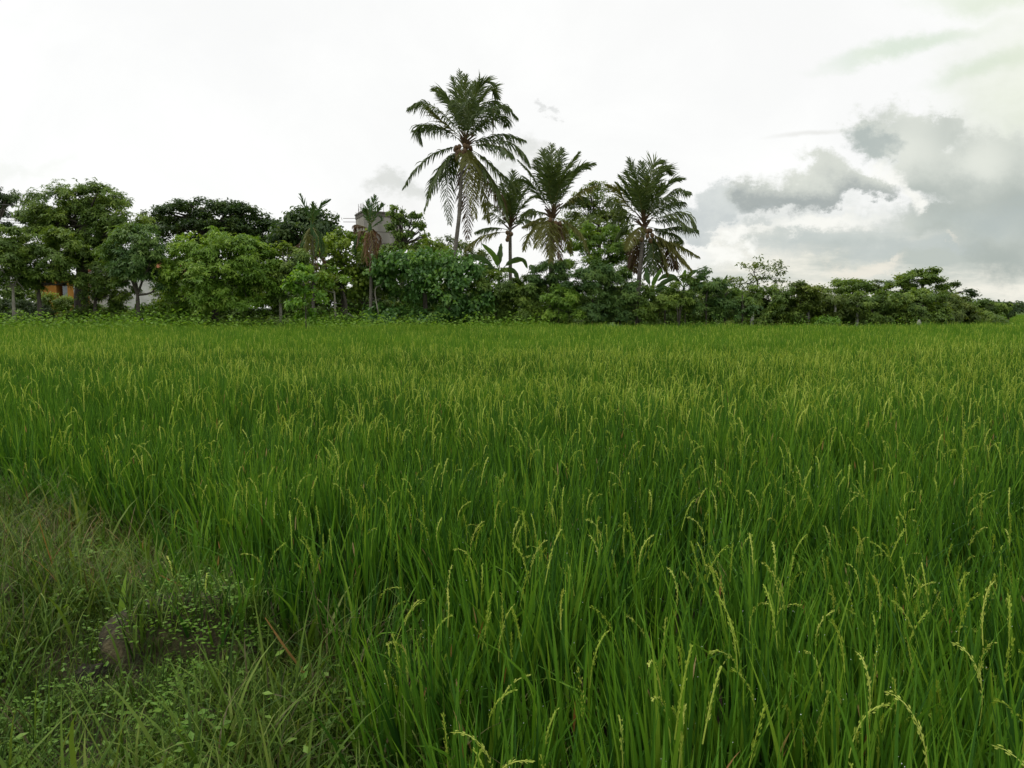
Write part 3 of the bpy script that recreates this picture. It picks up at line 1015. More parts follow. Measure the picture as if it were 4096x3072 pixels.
    plant('clumpy_tree', 'tall dark tree with knobbly leaf clumps beside the concrete tank', 'tree', 50, 1610, [(1610, 1100), (1612, 980)],
          [(1585, 832, 24, 17), (1558, 858, 22, 18), (1600, 862, 30, 22), (1655, 860, 30, 20), (1680, 868, 20, 15), (1572, 905, 32, 26), (1610, 900, 45, 25), (1660, 900, 35, 22), (1695, 905, 22, 16),
           (1576, 950, 34, 26), (1630, 945, 60, 25), (1705, 945, 18, 14), (1640, 990, 70, 25), (1560, 1000, 60, 30), (1690, 955, 18, 14), (1670, 985, 30, 22)],
          'broad', 'mid', 6.5, .15, scale=.75, sub=2.2, full=.9)
    plant('tree', 'yellow green tree top just left of the tallest palm trunk', 'tree', 49, 1740, [(1740, 1080)],
          [(1720, 985, 45, 25), (1760, 1010, 60, 35), (1690, 1020, 50, 30)], 'broad', 'yellow', 5.5, .1, scale=.9)
    plant('tree', 'airy small leaved tree top behind the tallest palm trunk', 'tree', 52, 1800, [(1800, 1060)],
          [(1790, 975, 40, 25), (1830, 1000, 60, 35), (1880, 1010, 50, 40), (1760, 985, 25, 15), (1900, 1060, 60, 60)], 'fine', 'olive', 2.6, .08, scale=1.2)
    # vine thicket: an arching mantle of big leaves with dark hollows
    plant('vine_thicket', 'big mound of large leaved vines draped over dark hollows', 'vine thicket', 42.5, 1700, [(1700, 1200), (1690, 1100)],
          [(1560, 1060, 80, 55), (1640, 1040, 90, 45), (1740, 1060, 100, 60), (1830, 1090, 80, 70), (1760, 1150, 90, 100, -.4), (1800, 1240, 60, 60, -.4), (1880, 1170, 70, 70),
           (1620, 1110, 110, 60, 1.6), (1530, 1110, 50, 50), (1740, 1270, 70, 40, -.5), (1600, 1270, 110, 35, -.2), (1680, 1180, 90, 70, 2.2), (1520, 1255, 60, 40), (1900, 1240, 55, 60)],
          'broad', 'vine', 6, .16, scale=.95, sub=1.5, branches=False)
    # ---- behind and between the palms
    plant('tree', 'sparse small leaved olive tree between the two right palms', 'tree', 54, 2400, [(2400, 1060), (2395, 900)],
          [(2390, 790, 80, 50), (2330, 850, 70, 50), (2440, 840, 60, 50), (2380, 900, 120, 60), (2310, 930, 60, 50), (2460, 920, 60, 60), (2360, 750, 30, 20)], 'fine', 'olive', 3.3, .18, scale=1.3, sub=1.4)
    plant('tree', 'fresh green tree with upright leafy shoots in front of the olive tree', 'tree', 47, 2400, [(2400, 1180), (2400, 1080)],
          [(2350, 930, 45, 45), (2450, 930, 40, 35), (2330, 990, 60, 50), (2420, 1000, 80, 50), (2480, 1010, 40, 45), (2340, 1060, 70, 60), (2440, 1080, 80, 60), (2370, 960, 50, 40)], 'spray', 'light', 5.5, .14, scale=.95)
    # ---- live hedge shrubs, centre to right
    hedge = [
        ('leafy shrub of drooping sprays right of the vine thicket', 1985, [(1960, 1130, 70, 60), (2010, 1180, 70, 70), (1960, 1240, 70, 60), (1910, 1150, 40, 50)], 'mid', 43),
        ('shrub with a light top under the thin trunked palm', 2095, [(2090, 1140, 60, 50), (2060, 1200, 60, 60), (2130, 1190, 50, 60), (2090, 1250, 70, 50)], 'mid', 42.8),
        ('tall narrow shrub standing below the middle palm', 2190, [(2190, 1060, 60, 50), (2170, 1110, 50, 50), (2220, 1120, 55, 55), (2190, 1170, 50, 50)], 'blue', 43.4),
        ('low yellowish shrub in front of the tall narrow shrub', 2235, [(2240, 1190, 70, 35), (2200, 1240, 60, 45), (2280, 1240, 55, 50)], 'light', 42),
        ('tall rounded dark shrub below the olive tree', 2370, [(2370, 1080, 70, 50), (2340, 1140, 80, 60), (2420, 1130, 60, 60), (2370, 1200, 90, 60), (2350, 1255, 80, 45)], 'blue', 42.6),
        ('dense shrub just left of the right palm trunk', 2480, [(2480, 1120, 60, 50), (2510, 1170, 50, 60), (2460, 1210, 60, 60), (2500, 1255, 60, 45)], 'blue', 42.7),
        ('lower leafy shrub in front of the right palm trunk', 2550, [(2540, 1240, 50, 40), (2570, 1265, 45, 30), (2530, 1200, 30, 30)], 'mid', 42),
        ('shrub with small light leaves right of the right palm trunk', 2660, [(2640, 1170, 55, 40), (2620, 1220, 50, 60), (2680, 1230, 50, 50), (2640, 1265, 50, 35)], 'mid', 42.6),
        ('rounded shrub in front of the drooping banana leaves', 2740, [(2740, 1150, 55, 40), (2720, 1210, 45, 60), (2760, 1240, 45, 50)], 'mid', 42.8),
        ('tall dark shrub with pale dead stems beneath its crown', 2825, [(2830, 1135, 60, 50), (2860, 1190, 40, 60), (2820, 1250, 55, 45)], 'blue', 42.7),
        ('rounded shrub right of the dead pale stems', 2900, [(2900, 1180, 55, 50), (2920, 1240, 50, 50), (2880, 1250, 40, 45)], 'blue', 42.9),
        ('small dark shrub just left of the first concrete post', 2970, [(2965, 1225, 40, 35), (2980, 1265, 38, 30)], 'blue', 42.4),
    ]
    for lab, bx, lobes, mat, Y in hedge:
        plant('hedge_shrub', lab, 'shrub', Y, bx, [(bx, 1240), (bx, 1180)], lobes, 'spray', mat, 6.5, .06, 'bark', .9, 'shrubs of the live hedge', stem='stem')
    # ---- right-hand hedge under vines
    plant('sparse_tree', 'sparse open tree with scattered leaf sprays above the hedge', 'tree', 46, 3030, [(3030, 1200), (3030, 1120)],
          [(2990, 1100, 60, 50), (3060, 1080, 60, 45), (3030, 1060, 60, 30), (2960, 1130, 50, 35), (3095, 1120, 50, 40), (3030, 1140, 90, 40)], 'flat', 'olive', 1.0, .08, scale=1.05, sub=1.2, full=1.08)
    right = [
        ('dark vine covered hedge stretch beside the first concrete post', 3090, [(3060, 1190, 60, 40), (3120, 1200, 60, 50), (3060, 1250, 60, 45), (3130, 1255, 60, 40), (3010, 1180, 40, 25)], 'mid', 45, 'vine_hedge'),
        ('low tree with a yellow green shoulder rising from the hedge', 3200, [(3175, 1140, 45, 25), (3210, 1170, 70, 35), (3180, 1215, 70, 45), (3230, 1210, 40, 50), (3190, 1262, 70, 35)], 'olive', 45, 'low_tree'),
        ('level topped hedge stretch between two concrete posts', 3310, [(3290, 1200, 60, 22), (3350, 1195, 60, 20), (3300, 1240, 55, 40), (3370, 1245, 55, 40), (3240, 1240, 40, 40)], 'olive', 46, 'vine_hedge'),
        ('wide low domed tree behind the level hedge', 3395, [(3395, 1145, 90, 22), (3350, 1165, 50, 20), (3450, 1160, 50, 22)], 'mid', 52, 'low_tree'),
        ('dense dark hedge stretch below the thin twin saplings', 3490, [(3450, 1200, 70, 25), (3530, 1195, 70, 25), (3470, 1240, 70, 45), (3540, 1245, 60, 45), (3420, 1265, 60, 30)], 'mid', 46, 'vine_hedge'),
        ('thin sapling with stacked leaf tiers, the left one of the pair', 3512, [(3512, 1128, 16, 9), (3510, 1145, 16, 8), (3516, 1160, 12, 7)], 'olive', 52, 'thin_sapling'),
        ('fuller thin sapling rising next to its stacked tier neighbour', 3552, [(3552, 1133, 18, 10), (3550, 1150, 20, 12), (3552, 1168, 18, 10)], 'mid', 52, 'thin_sapling'),
        ('tallest tree of the right hedge with a pointed crown', 3690, [(3700, 1090, 45, 18), (3660, 1115, 70, 22), (3600, 1135, 45, 25), (3715, 1120, 50, 25), (3690, 1155, 70, 30), (3650, 1190, 90, 35)], 'mid', 50, 'tree'),
        ('leafy hedge mound below the tallest right tree', 3660, [(3620, 1215, 80, 35), (3700, 1210, 70, 40), (3620, 1262, 80, 35), (3710, 1262, 70, 35)], 'mid', 46.5, 'vine_hedge'),
        ('dark rounded tree right of the tallest right tree', 3810, [(3800, 1150, 45, 18), (3830, 1175, 50, 22), (3780, 1190, 50, 25)], 'dark', 56, 'tree'),
        ('sloping hedge end with yellow green top on the right', 3800, [(3770, 1205, 60, 25), (3830, 1220, 50, 30), (3790, 1250, 70, 35), (3850, 1260, 40, 25)], 'olive', 48, 'vine_hedge'),
        ('low hedge clump near the far end of the field edge', 3935, [(3910, 1220, 40, 18), (3960, 1228, 45, 20), (3900, 1255, 40, 28), (3980, 1250, 45, 25)], 'mid', 53, 'vine_hedge'),
        ('last small dark bush at the far right end of the hedge', 4035, [(4020, 1240, 35, 22), (4050, 1250, 30, 18), (4005, 1262, 40, 16)], 'dark', 57, 'bush'),
    ]
    for lab, bx, lobes, mat, Y, nm in right:
        plant(nm, lab, {'vine_hedge': 'hedge', 'low_tree': 'tree', 'thin_sapling': 'sapling', 'tree': 'tree', 'bush': 'bush'}[nm], Y, bx, [(bx, 1240), (bx, min(l[1] for l in lobes) + 30)],
              lobes, 'flat' if nm in ('tree', 'low_tree', 'thin_sapling') else 'spray', mat, 6.8, .07 if nm != 'tree' else .16, 'bark', 1.0 if nm != 'thin_sapling' else .7, full=1.42 if nm == 'vine_hedge' else 1.2, stem='trunk' if 'tree' in nm or 'sap' in nm else 'stem')
    plant('grass_mound', 'bright green grassy mound at the foot of the level hedge', 'mound', 43.5, 3300, [(3300, 1290)],
          [(3290, 1292, 55, 16), (3330, 1295, 45, 14)], 'fine', 'weed', 8, .03, branches=False, stem='stem', scale=1.1)


def build_undergrowth():
    """the dark mass of brush behind the hedge line"""
    mb = MB()
    L = []
    for px in range(-200, 3960, 75):
        Y = 48.5 + rng.uniform(-1, 1) + (2.5 if px > 3000 else 0)
        if px < 140:
            top = 1150
        elif px < 330:
            top = 1245
        elif px < 700:
            top = 1222
        elif px < 1300:
            top = 1105
        elif px < 1500:
            top = 1110
        elif px < 3000:
            top = 1130 + rng.uniform(-15, 20)
        else:
            top = 1195 + max(0, px - 3700) * .16
        h = 1310 - top
        L.append(lobe(px + rng.uniform(-15, 15), top + h * .55, 70, h * .56, Y))
        if not 140 < px < 330:
            L.append(lobe(px + rng.uniform(-25, 25), 1288, 75, 42, Y - 1.2))
    crown(mb, L, 'spray', 7.5, 0, 1.1)
    tag(mb.obj('undergrowth', M['mid']), 'dark tangled brush closing the gaps behind the hedge', 'undergrowth', None, 'stuff')


build_trees()
build_undergrowth()

# ------------------------------------------------------------------ palms


def frond(path, width, n=46, parent=None, name='frond', mat='palm', droop=.9, stiff=.35, petiole=.16, lw=.055, rachis=.022, narrow=1.0, tint=.5, side_ref=None, label=None):
    """a feather leaf along a curve: rachis plus two rows of leaflets"""
    p = resample(path, 28)
    mb = MB()
    tube(mb, p, np.linspace(rachis, rachis * .25, len(p)), 5, .75, 1)
    t = np.linspace(petiole, .995, n)
    idx = t * (len(p) - 1)
    i0 = np.minimum(idx.astype(int), len(p) - 2)
    fr = (idx - i0)[:, None]
    P = p[i0] * (1 - fr) + p[i0 + 1] * fr
    T = unit(p[i0 + 1] - p[i0])
    chord = p[-1] - p[0]
    if side_ref is None:
        s0 = np.cross(chord, np.array([0, 0, 1.0]))
        if np.linalg.norm(s0) < .35 * np.linalg.norm(chord):
            s0 = s0 + np.array([1.0, .25, 0]) * np.linalg.norm(chord) * .5
    else:
        s0 = np.asarray(side_ref, float)
    s0 = unit(s0)
    S = unit(s0 - T * (T @ s0)[:, None])
    prof = np.sin(np.clip((t - petiole) / (1 - petiole), 0, 1) ** .75 * pi * .86 + .28) * .95 + .08
    for sg in (-1, 1):
        L = width * prof * rng.uniform(.72, 1.12, n) * np.where(rng.random(n) < .10, rng.uniform(.15, .6, n), 1)
        D = S * sg * (1 - stiff * .6) + T * (.35 + stiff * .9 * t[:, None]) + rng.normal(size=(n, 3)) * .14
        D = unit(D)
        seg = 3
        q = P.copy()
        rows = [q]
        for k in range(seg):
            D = unit(D + np.array([0, 0, -1.0]) * droop * (.25 + .35 * k) * rng.uniform(.7, 1.3, (n, 1)))
            q = q + D * (L / seg)[:, None]
            rows.append(q)
        rows = np.stack(rows, 1)
        Wv = unit(np.cross(D, S * sg * .3 + np.array([.2, .9, .35]) + rng.normal(size=(n, 3)) * .35))
        w = lw * np.array([.6, 1.0, .8, .12]) / 2
        v = np.stack([rows - Wv[:, None] * w[None, :, None], rows + Wv[:, None] * w[None, :, None]], 2).reshape(-1, 3)
        kk = np.arange(n)[:, None] * (seg + 1) * 2; ii = np.arange(seg)[None] * 2
        f = np.stack([kk + ii, kk + ii + 1, kk + ii + 3, kk + ii + 2], -1).reshape(-1, 4)
        mb.add(v, f, np.repeat(np.clip(tint + rng.normal(size=n) * .15, 0, 1), seg), 0)
    o = mb.obj(name, [M[mat], M['palmy']], parent)
    if label:
        o['label'] = label
    return o


def coconut_palm(label, Y, trunk, fronds, zoom, r0, r1, nuts, fill=0, fl=4.6):
    """fronds: (list of zoomed photo points from the crown to the tip, depth of the tip, material)"""
    off, sc = zoom

    def pt(p, dy=0.0):
        return at(off[0] + p[0] / sc, off[1] + p[1] / sc, Y + dy)
    tp = [pt(p) for p in trunk]
    b = tp[0].copy()
    b[2] = float(gz(b[0], Y)) - .1
    root = thing('coconut_palm', label, 'palm tree', b, 'coconut palms behind the hedge')
    path = resample([b] + tp, 40)
    h = np.linspace(0, 1, 40)
    rr = r0 + (r1 - r0) * h + .12 * np.exp(-h * 22)
    mb = MB()
    # ringed trunk: the radius steps a little at each leaf scar
    pp = resample(path, 160)
    rp = np.interp(np.linspace(0, 1, 160), h, rr) * (1 + .035 * (np.arange(160) % 3 == 0))
    tube(mb, pp, rp, 12, rough=.02)
    mb.obj('trunk', M['palm_bark'], root, True)
    top = path[-1]
    # crown shaft: stubs of old leaf bases
    mb = MB()
    for k in range(16):
        a = k * 2.4
        d = np.array([cos(a), sin(a), rng.uniform(.6, 1.6)])
        s = top + np.array([0, 0, rng.uniform(-.25, .35)])
        tube(mb, resample([s, s + unit(d) * .35, s + unit(d) * .75 + np.array([0, 0, -.05])], 5), np.linspace(.075, .03, 5), 6)
    mb.obj('leaf_bases', M['palmb'], root, True)
    for fr in fronds:
        pts, dy, mat = fr[0], fr[1], fr[2]
        kw = fr[3] if len(fr) > 3 else {}
        n = len(pts)
        P = [pt(p, dy * (i / (n - 1)) ** 1.2) for i, p in enumerate(pts)]
        ln = sum(np.linalg.norm(P[i + 1] - P[i]) for i in range(n - 1))
        up = (P[-1][2] - P[0][2]) / max(ln, .1)
        k = dict(width=(1.0 if up > .5 else 1.15) if ln > 3 else .85, n=int(22 + ln * 11), droop=.22 if up > .6 else (.8 if up > -.3 else .62), stiff=.75 if up > .6 else .45, lw=.054, tint=rng.uniform(.3, .7))
        k.update(kw)
        frond(P, parent=root, mat=mat, **k)
    for i in range(fill):
        az = rng.uniform(0, 2 * pi); el = rng.uniform(R(25), R(80)); L = fl * rng.uniform(.75, 1)
        d = np.array([cos(az) * cos(el), sin(az) * cos(el), sin(el)])
        p1 = top + d * L * .5
        p2 = top + d * L * .95 + np.array([0, 0, -L * .22 * cos(el)])
        frond([top, p1, p2], .85, int(16 + L * 11), root, mat='palm', droop=.7, tint=rng.uniform(.2, .6))
    for i in range(nuts):
        a = rng.uniform(0, 2 * pi)
        c = top + np.array([cos(a) * rng.uniform(.3, .62) - .12, -abs(sin(a)) * .55, -rng.uniform(.2, .85)])
        mb = MB()
        th = np.linspace(.12, pi - .12, 8)
        pts = np.stack([np.zeros(8), np.zeros(8), -np.cos(th) * .15], -1) + c
        tube(mb, pts, np.sin(th) * .125, 8)
        mb.obj('coconut', M['nut'], root, True)
    return root


def build_palms():
    Z3 = ((1500, 250), 2.212)
    c = (800, 690)
    P, YL, BR = 'palm', 'palmy', 'palmb'
    f1 = [
        ([c, (782, 400), (752, 75)], 1.2, P), ([c, (760, 420), (690, 130)], 2.0, P), ([c, (800, 420), (800, 120)], -1.0, P),
        ([c, (860, 380), (925, 150)], .6, P), ([c, (880, 330), (960, 180), (1050, 195)], -.6, P), ([c, (900, 380), (1010, 240), (1085, 310)], 1.0, P),
        ([c, (850, 400), (870, 170)], 2.4, P), ([c, (900, 430), (1040, 340), (1080, 470)], 2.0, P),
        ([c, (690, 400), (620, 280), (520, 235)], .8, P), ([c, (720, 420), (650, 330), (560, 260)], 2.2, P), ([c, (650, 500), (520, 390), (400, 350), (290, 405)], -.5, P), ([c, (640, 560), (520, 450), (450, 380)], .8, YL),
        ([c, (600, 580), (440, 550), (380, 600), (412, 715)], .5, P), ([(790, 720), (620, 590), (500, 565), (350, 600)], 1.4, P),
        ([(780, 740), (640, 760), (480, 830), (330, 980), (245, 1120)], .2, P, dict(width=.75)),
        ([(780, 760), (660, 840), (540, 1000), (440, 1300)], -.6, P), ([(790, 770), (700, 850), (640, 1030), (660, 1430)], .5, P), ([(780, 770), (680, 860), (560, 1000), (470, 1180)], 1.2, P),
        ([(800, 740), (815, 800), (850, 960), (885, 1380)], -2.2, YL), ([(800, 760), (800, 950), (815, 1200), (820, 1560)], 1.0, BR),
        ([(830, 770), (930, 900), (1060, 1100), (1180, 1400)], -.8, P), ([(830, 760), (960, 840), (1090, 960), (1200, 1060), (1310, 1180)], .4, P),
        ([(820, 780), (900, 930), (960, 1150), (1010, 1420)], .9, YL), ([(830, 780), (950, 950), (1080, 1160), (1150, 1330)], 1.6, BR),
        ([(820, 720), (960, 670), (1140, 640), (1330, 690)], .8, P), ([(820, 730), (1000, 690), (1200, 710), (1310, 800), (1370, 910)], -.5, P), ([(820, 740), (980, 720), (1130, 760), (1190, 830)], -2.2, P),
        ([c, (930, 520), (1040, 410), (1150, 390), (1260, 490)], .3, P), ([c, (900, 580), (1020, 500), (1130, 480), (1170, 560)], 1.6, P),
        ([c, (830, 520), (825, 380), (870, 300)], -2.5, P), ([c, (760, 520), (740, 400), (700, 330)], -2.4, P), ([c, (880, 560), (960, 440), (1010, 400)], -2.4, P),
        ([(850, 650), (1000, 480), (1045, 420), (1042, 680)], .0, BR, dict(width=.35, droop=1.3)),
    ]
    coconut_palm('tallest coconut palm with brown nuts and a long leaning trunk', 44.5, [(700, 1800), (745, 1350), (765, 1000), (800, 720)], f1, Z3, .135, .085, 20)
    c = (1575, 1330)
    f3 = [
        ([c, (1565, 1000), (1562, 730)], .5, P), ([c, (1530, 1000), (1490, 770)], 1.2, P), ([c, (1600, 1000), (1650, 765)], 1.0, P), ([c, (1650, 1020), (1800, 800)], .6, P),
        ([c, (1700, 1100), (1800, 940), (1935, 895)], -.4, P), ([c, (1680, 1080), (1780, 940), (1880, 930)], 1.4, P), ([c, (1500, 1030), (1430, 860)], 1.6, P), ([c, (1580, 1080), (1620, 900)], -1.8, P),
        ([c, (1540, 1080), (1530, 900)], -1.8, P), ([c, (1620, 1130), (1720, 960)], -1.6, P), ([c, (1470, 1150), (1380, 990), (1265, 865)], .0, P, dict(width=.5)), ([c, (1460, 1180), (1370, 1060), (1290, 1040)], 1.6, P),
        ([c, (1720, 1220), (1830, 1130), (1960, 1085)], .3, YL), ([c, (1700, 1250), (1800, 1190), (1890, 1220)], 1.2, P),
        ([(1560, 1360), (1450, 1390), (1310, 1450)], .8, YL), ([(1550, 1370), (1450, 1430), (1370, 1540), (1320, 1660)], -1.4, YL), ([(1560, 1370), (1500, 1450), (1420, 1640)], -2.0, YL), ([(1560, 1370), (1545, 1460), (1560, 1760)], -1.6, YL),
        ([(1580, 1380), (1600, 1500), (1640, 1740)], -1.2, BR), ([(1590, 1370), (1720, 1430), (1830, 1540), (1895, 1690)], -.4, YL), ([(1590, 1380), (1660, 1480), (1740, 1690)], .9, YL), ([(1570, 1390), (1570, 1500), (1540, 1700)], .8, BR),
        ([(1560, 1350), (1450, 1320), (1350, 1330), (1260, 1420)], 1.2, P),
    ]
    coconut_palm('middle coconut palm with yellowing lower fronds spread over the hedge', 43.8, [(1570, 2150), (1560, 1800), (1565, 1500), (1570, 1370)], f3, Z3, .17, .12, 8)
    c = (1195, 1430)
    f2 = [
        ([c, (1205, 1180), (1225, 960)], .6, P), ([c, (1230, 1200), (1290, 1020)], 1.0, P), ([c, (1270, 1230), (1360, 1090)], .4, P), ([c, (1170, 1220), (1130, 1070)], 1.0, P), ([c, (1140, 1240), (1060, 1110), (1010, 1080)], 1.2, P),
        ([c, (1215, 1230), (1240, 1060)], -1.4, P), ([c, (1280, 1300), (1370, 1200), (1450, 1190)], .8, P), ([c, (1120, 1330), (1030, 1250), (950, 1260)], .8, P), ([c, (1290, 1350), (1370, 1300), (1420, 1330)], .0, P),
        ([c, (1120, 1390), (1030, 1330), (960, 1370)], -.6, P), ([(1180, 1480), (1060, 1460), (960, 1470), (885, 1500)], .0, P), ([(1180, 1500), (1040, 1510), (900, 1570), (795, 1660)], -.8, YL), ([c, (1260, 1400), (1340, 1390), (1400, 1430)], -1.0, P),
        ([c, (1200, 1280), (1180, 1160)], -2.0, P),
    ]
    coconut_palm('slimmest coconut palm, half hidden behind the tallest palm', 50, [(1200, 2150), (1198, 1900), (1196, 1650), (1195, 1460)], f2, Z3, .13, .10, 4)
    Z5 = ((2300, 550), 2.074)
    c = (575, 690)
    f4 = [
        ([c, (540, 430), (450, 175)], .4, P), ([c, (580, 420), (555, 205)], .8, P), ([c, (610, 420), (650, 235), (705, 195)], .4, P), ([c, (650, 400), (730, 270), (800, 300)], .8, P), ([c, (620, 430), (680, 260), (760, 240)], 1.6, P),
        ([c, (500, 440), (430, 280)], 1.2, P), ([c, (470, 470), (370, 320)], .6, P), ([c, (450, 500), (345, 380)], .0, P), ([c, (440, 560), (360, 450), (275, 395)], -.4, YL), ([c, (440, 620), (350, 550), (250, 545)], .4, P), ([c, (440, 660), (390, 660), (310, 700)], 1.2, P),
        ([(560, 720), (450, 730), (390, 770), (335, 850)], .6, P), ([c, (700, 480), (790, 370), (890, 340)], .4, P), ([c, (720, 520), (830, 440), (955, 455)], .2, P), ([c, (700, 600), (800, 540), (905, 535)], 1.2, P), ([c, (720, 660), (850, 620), (950, 650), (1015, 770)], -.6, P),
        ([c, (710, 690), (820, 670), (930, 740), (1000, 760)], -1.6, P), ([(600, 740), (720, 760), (850, 740), (970, 770)], .9, P), ([(620, 770), (730, 780), (830, 810), (880, 880)], 1.4, P), ([c, (590, 500), (600, 330)], -1.6, P), ([c, (540, 520), (500, 360)], -1.6, P), ([c, (650, 520), (720, 380)], -1.6, P), ([c, (650, 580), (760, 500), (820, 500)], -2.0, P),
        ([(570, 730), (530, 760), (470, 830), (435, 930)], -1.8, YL), ([(560, 760), (520, 850), (480, 980), (450, 1100)], .3, BR), ([(560, 780), (530, 900), (510, 1000), (500, 1120)], .9, BR), ([(580, 780), (600, 900), (600, 1020), (585, 1180)], .9, P),
        ([(600, 780), (680, 880), (730, 1000), (770, 1140)], .2, YL), ([(610, 780), (720, 850), (850, 960), (970, 1100)], -.4, YL), ([(610, 770), (720, 850), (850, 890), (1020, 985)], .3, YL), ([(600, 790), (650, 900), (690, 1020), (700, 1120)], 1.0, BR), ([(600, 790), (640, 880), (650, 1000), (640, 1140)], -.6, P), ([(600, 790), (760, 900), (800, 1000), (830, 1090)], 1.2, BR),
    ]
    coconut_palm('full crowned coconut palm on the right with a pale slim trunk', 44, [(522, 1400), (530, 1200), (550, 980), (570, 740)], f4, Z5, .15, .11, 12)


build_palms()


def areca(label, Y, x0, top, base_y, green, dead):
    b = at(x0, 1290, Y); b[2] = float(gz(b[0], Y)) - .05
    root = thing('areca_palm', label, 'palm tree', b, 'areca palms in the tree row')
    t3 = at(top[0], top[1], Y)
    mb = MB()
    path = resample([b, (b + t3) / 2 + np.array([.05, 0, 0]), t3], 60)
    tube(mb, path, np.linspace(.10, .07, 60) * (1 + .06 * (np.arange(60) % 3 == 0)), 10)
    mb.obj('trunk', M['palm_bark'], root, True)
    mb = MB()
    tube(mb, resample([t3 - np.array([0, 0, .5]), t3 + np.array([0, 0, .3])], 8), np.array([.085, .11, .12, .12, .11, .1, .085, .06]), 10)
    mb.obj('crownshaft', M['areca'], root, True)
    for pts, dy, mat, kw in [(g_, d_, 'areca', k_) for g_, d_, k_ in green] + dead:
        n = len(pts)
        P = [t3] + [at(p[0], p[1], Y + dy * (i + 1) / n) for i, p in enumerate(pts)]
        ln = sum(np.linalg.norm(P[i + 1] - P[i]) for i in range(n))
        k = dict(width=.58, n=int(9 + ln * 6.5), droop=.12, stiff=.95, lw=.06, petiole=.2, tint=rng.uniform(.3, .7))
        k.update(kw)
        frond(P, parent=root, mat=mat, **k)


def build_arecas():
    D = dict(droop=1.1, stiff=.7, lw=.045, width=.5, n=34)
    areca('areca palm left of the concrete tank, with two raised fronds and yellowing lower leaves', 42, 1250, (1248, 905), 1100,
          [([(1228, 850), (1203, 778)], .2, {}), ([(1265, 860), (1285, 825), (1316, 800)], .0, {}), ([(1252, 860), (1253, 810)], -.8, dict(width=.5)), ([(1225, 930), (1210, 970), (1208, 1010)], -.4, D), ([(1275, 935), (1290, 980), (1285, 1030)], -.3, D), ([(1262, 930), (1275, 960), (1262, 1020)], -1.0, D)],
          [([(1232, 930), (1225, 980), (1228, 1040)], -.6, 'palmy', D), ([(1210, 960), (1185, 985), (1160, 990)], .3, 'palmb', D), ([(1245, 960), (1240, 1040), (1248, 1090)], -.3, 'palmy', D), ([(1265, 970), (1290, 1030), (1315, 1060)], .3, 'palmb', D), ([(1250, 980), (1262, 1050), (1262, 1110)], .3, 'rust', D)])
    areca('areca palm in front of the concrete tank, skirted with dead rust brown fronds', 42.5, 1480, (1480, 915), 1080,
          [([(1488, 850), (1500, 785)], .2, dict(width=.62)), ([(1500, 860), (1530, 815)], -.4, dict(width=.58)), ([(1472, 855), (1474, 800)], .4, dict(width=.5)), ([(1470, 860), (1457, 835)], -.6, dict(width=.5)), ([(1500, 900), (1525, 880), (1515, 860)], .3, dict(width=.25)), ([(1440, 940), (1425, 970), (1420, 1020)], .4, D)],
          [([(1490, 930), (1505, 970), (1505, 1040)], -.4, 'rust', D), ([(1470, 940), (1465, 990), (1470, 1060)], -.6, 'rust', D), ([(1455, 925), (1440, 930), (1425, 990)], -.2, 'palmb', D), ([(1495, 920), (1520, 950), (1512, 1000)], .2, 'palmb', D), ([(1484, 940), (1490, 1000), (1480, 1080)], -.8, 'palmb', D), ([(1450, 905), (1425, 900), (1418, 930)], .4, 'palmb', D), ([(1475, 950), (1455, 1010), (1450, 1050)], .2, 'palmy', D)])


build_arecas()

# ------------------------------------------------------------------ bananas


def banana(label, Y, bx, top_y, lv):
    b = at(bx, 1290, Y); b[2] = float(gz(b[0], Y)) - .05
    root = thing('banana_plant', label, 'banana plant', b, 'banana plants behind the hedge')
    t3 = at(bx, top_y, Y)
    mb = MB()
    tube(mb, resample([b, t3], 10), np.linspace(.13, .07, 10), 9, .3)
    mb.obj('pseudostem', M['areca'], root, True)
    for pts, dy, w, mat in lv:
        n = len(pts)
        P = resample([t3] + [at(p[0], p[1], Y + dy * (i + 1) / n) for i, p in enumerate(pts)], 16)
        T = unit(np.gradient(P, axis=0))
        side = unit(np.cross(T, np.array([.12, 1.0, .35])))
        t = np.linspace(0, 1, 16)
        prof = np.where(t < .22, .04, np.sin(np.clip((t - .2) / .8, 0, 1) ** .8 * pi) ** .6) * w * .36 * rng.uniform(.72, 1.05, 16)
        nrm = np.cross(side, T)
        keel = nrm * (prof * .35)[:, None]
        mb = MB()
        for sg in (-1, 1):
            e = P + side * sg * prof[:, None] + keel * np.sign(nrm[:, 2:3] + 1e-6) * .8
            v = np.stack([P, e], 1).reshape(-1, 3)
            i = np.arange(15) * 2
            mb.add(v, np.stack([i, i + 1, i + 3, i + 2], -1), np.clip(.5 + rng.normal(size=15) * .1, 0, 1))
        tube(mb, P, np.linspace(.035, .008, 16), 5, .8)
        mb.obj('leaf', M[mat], root)
    return root


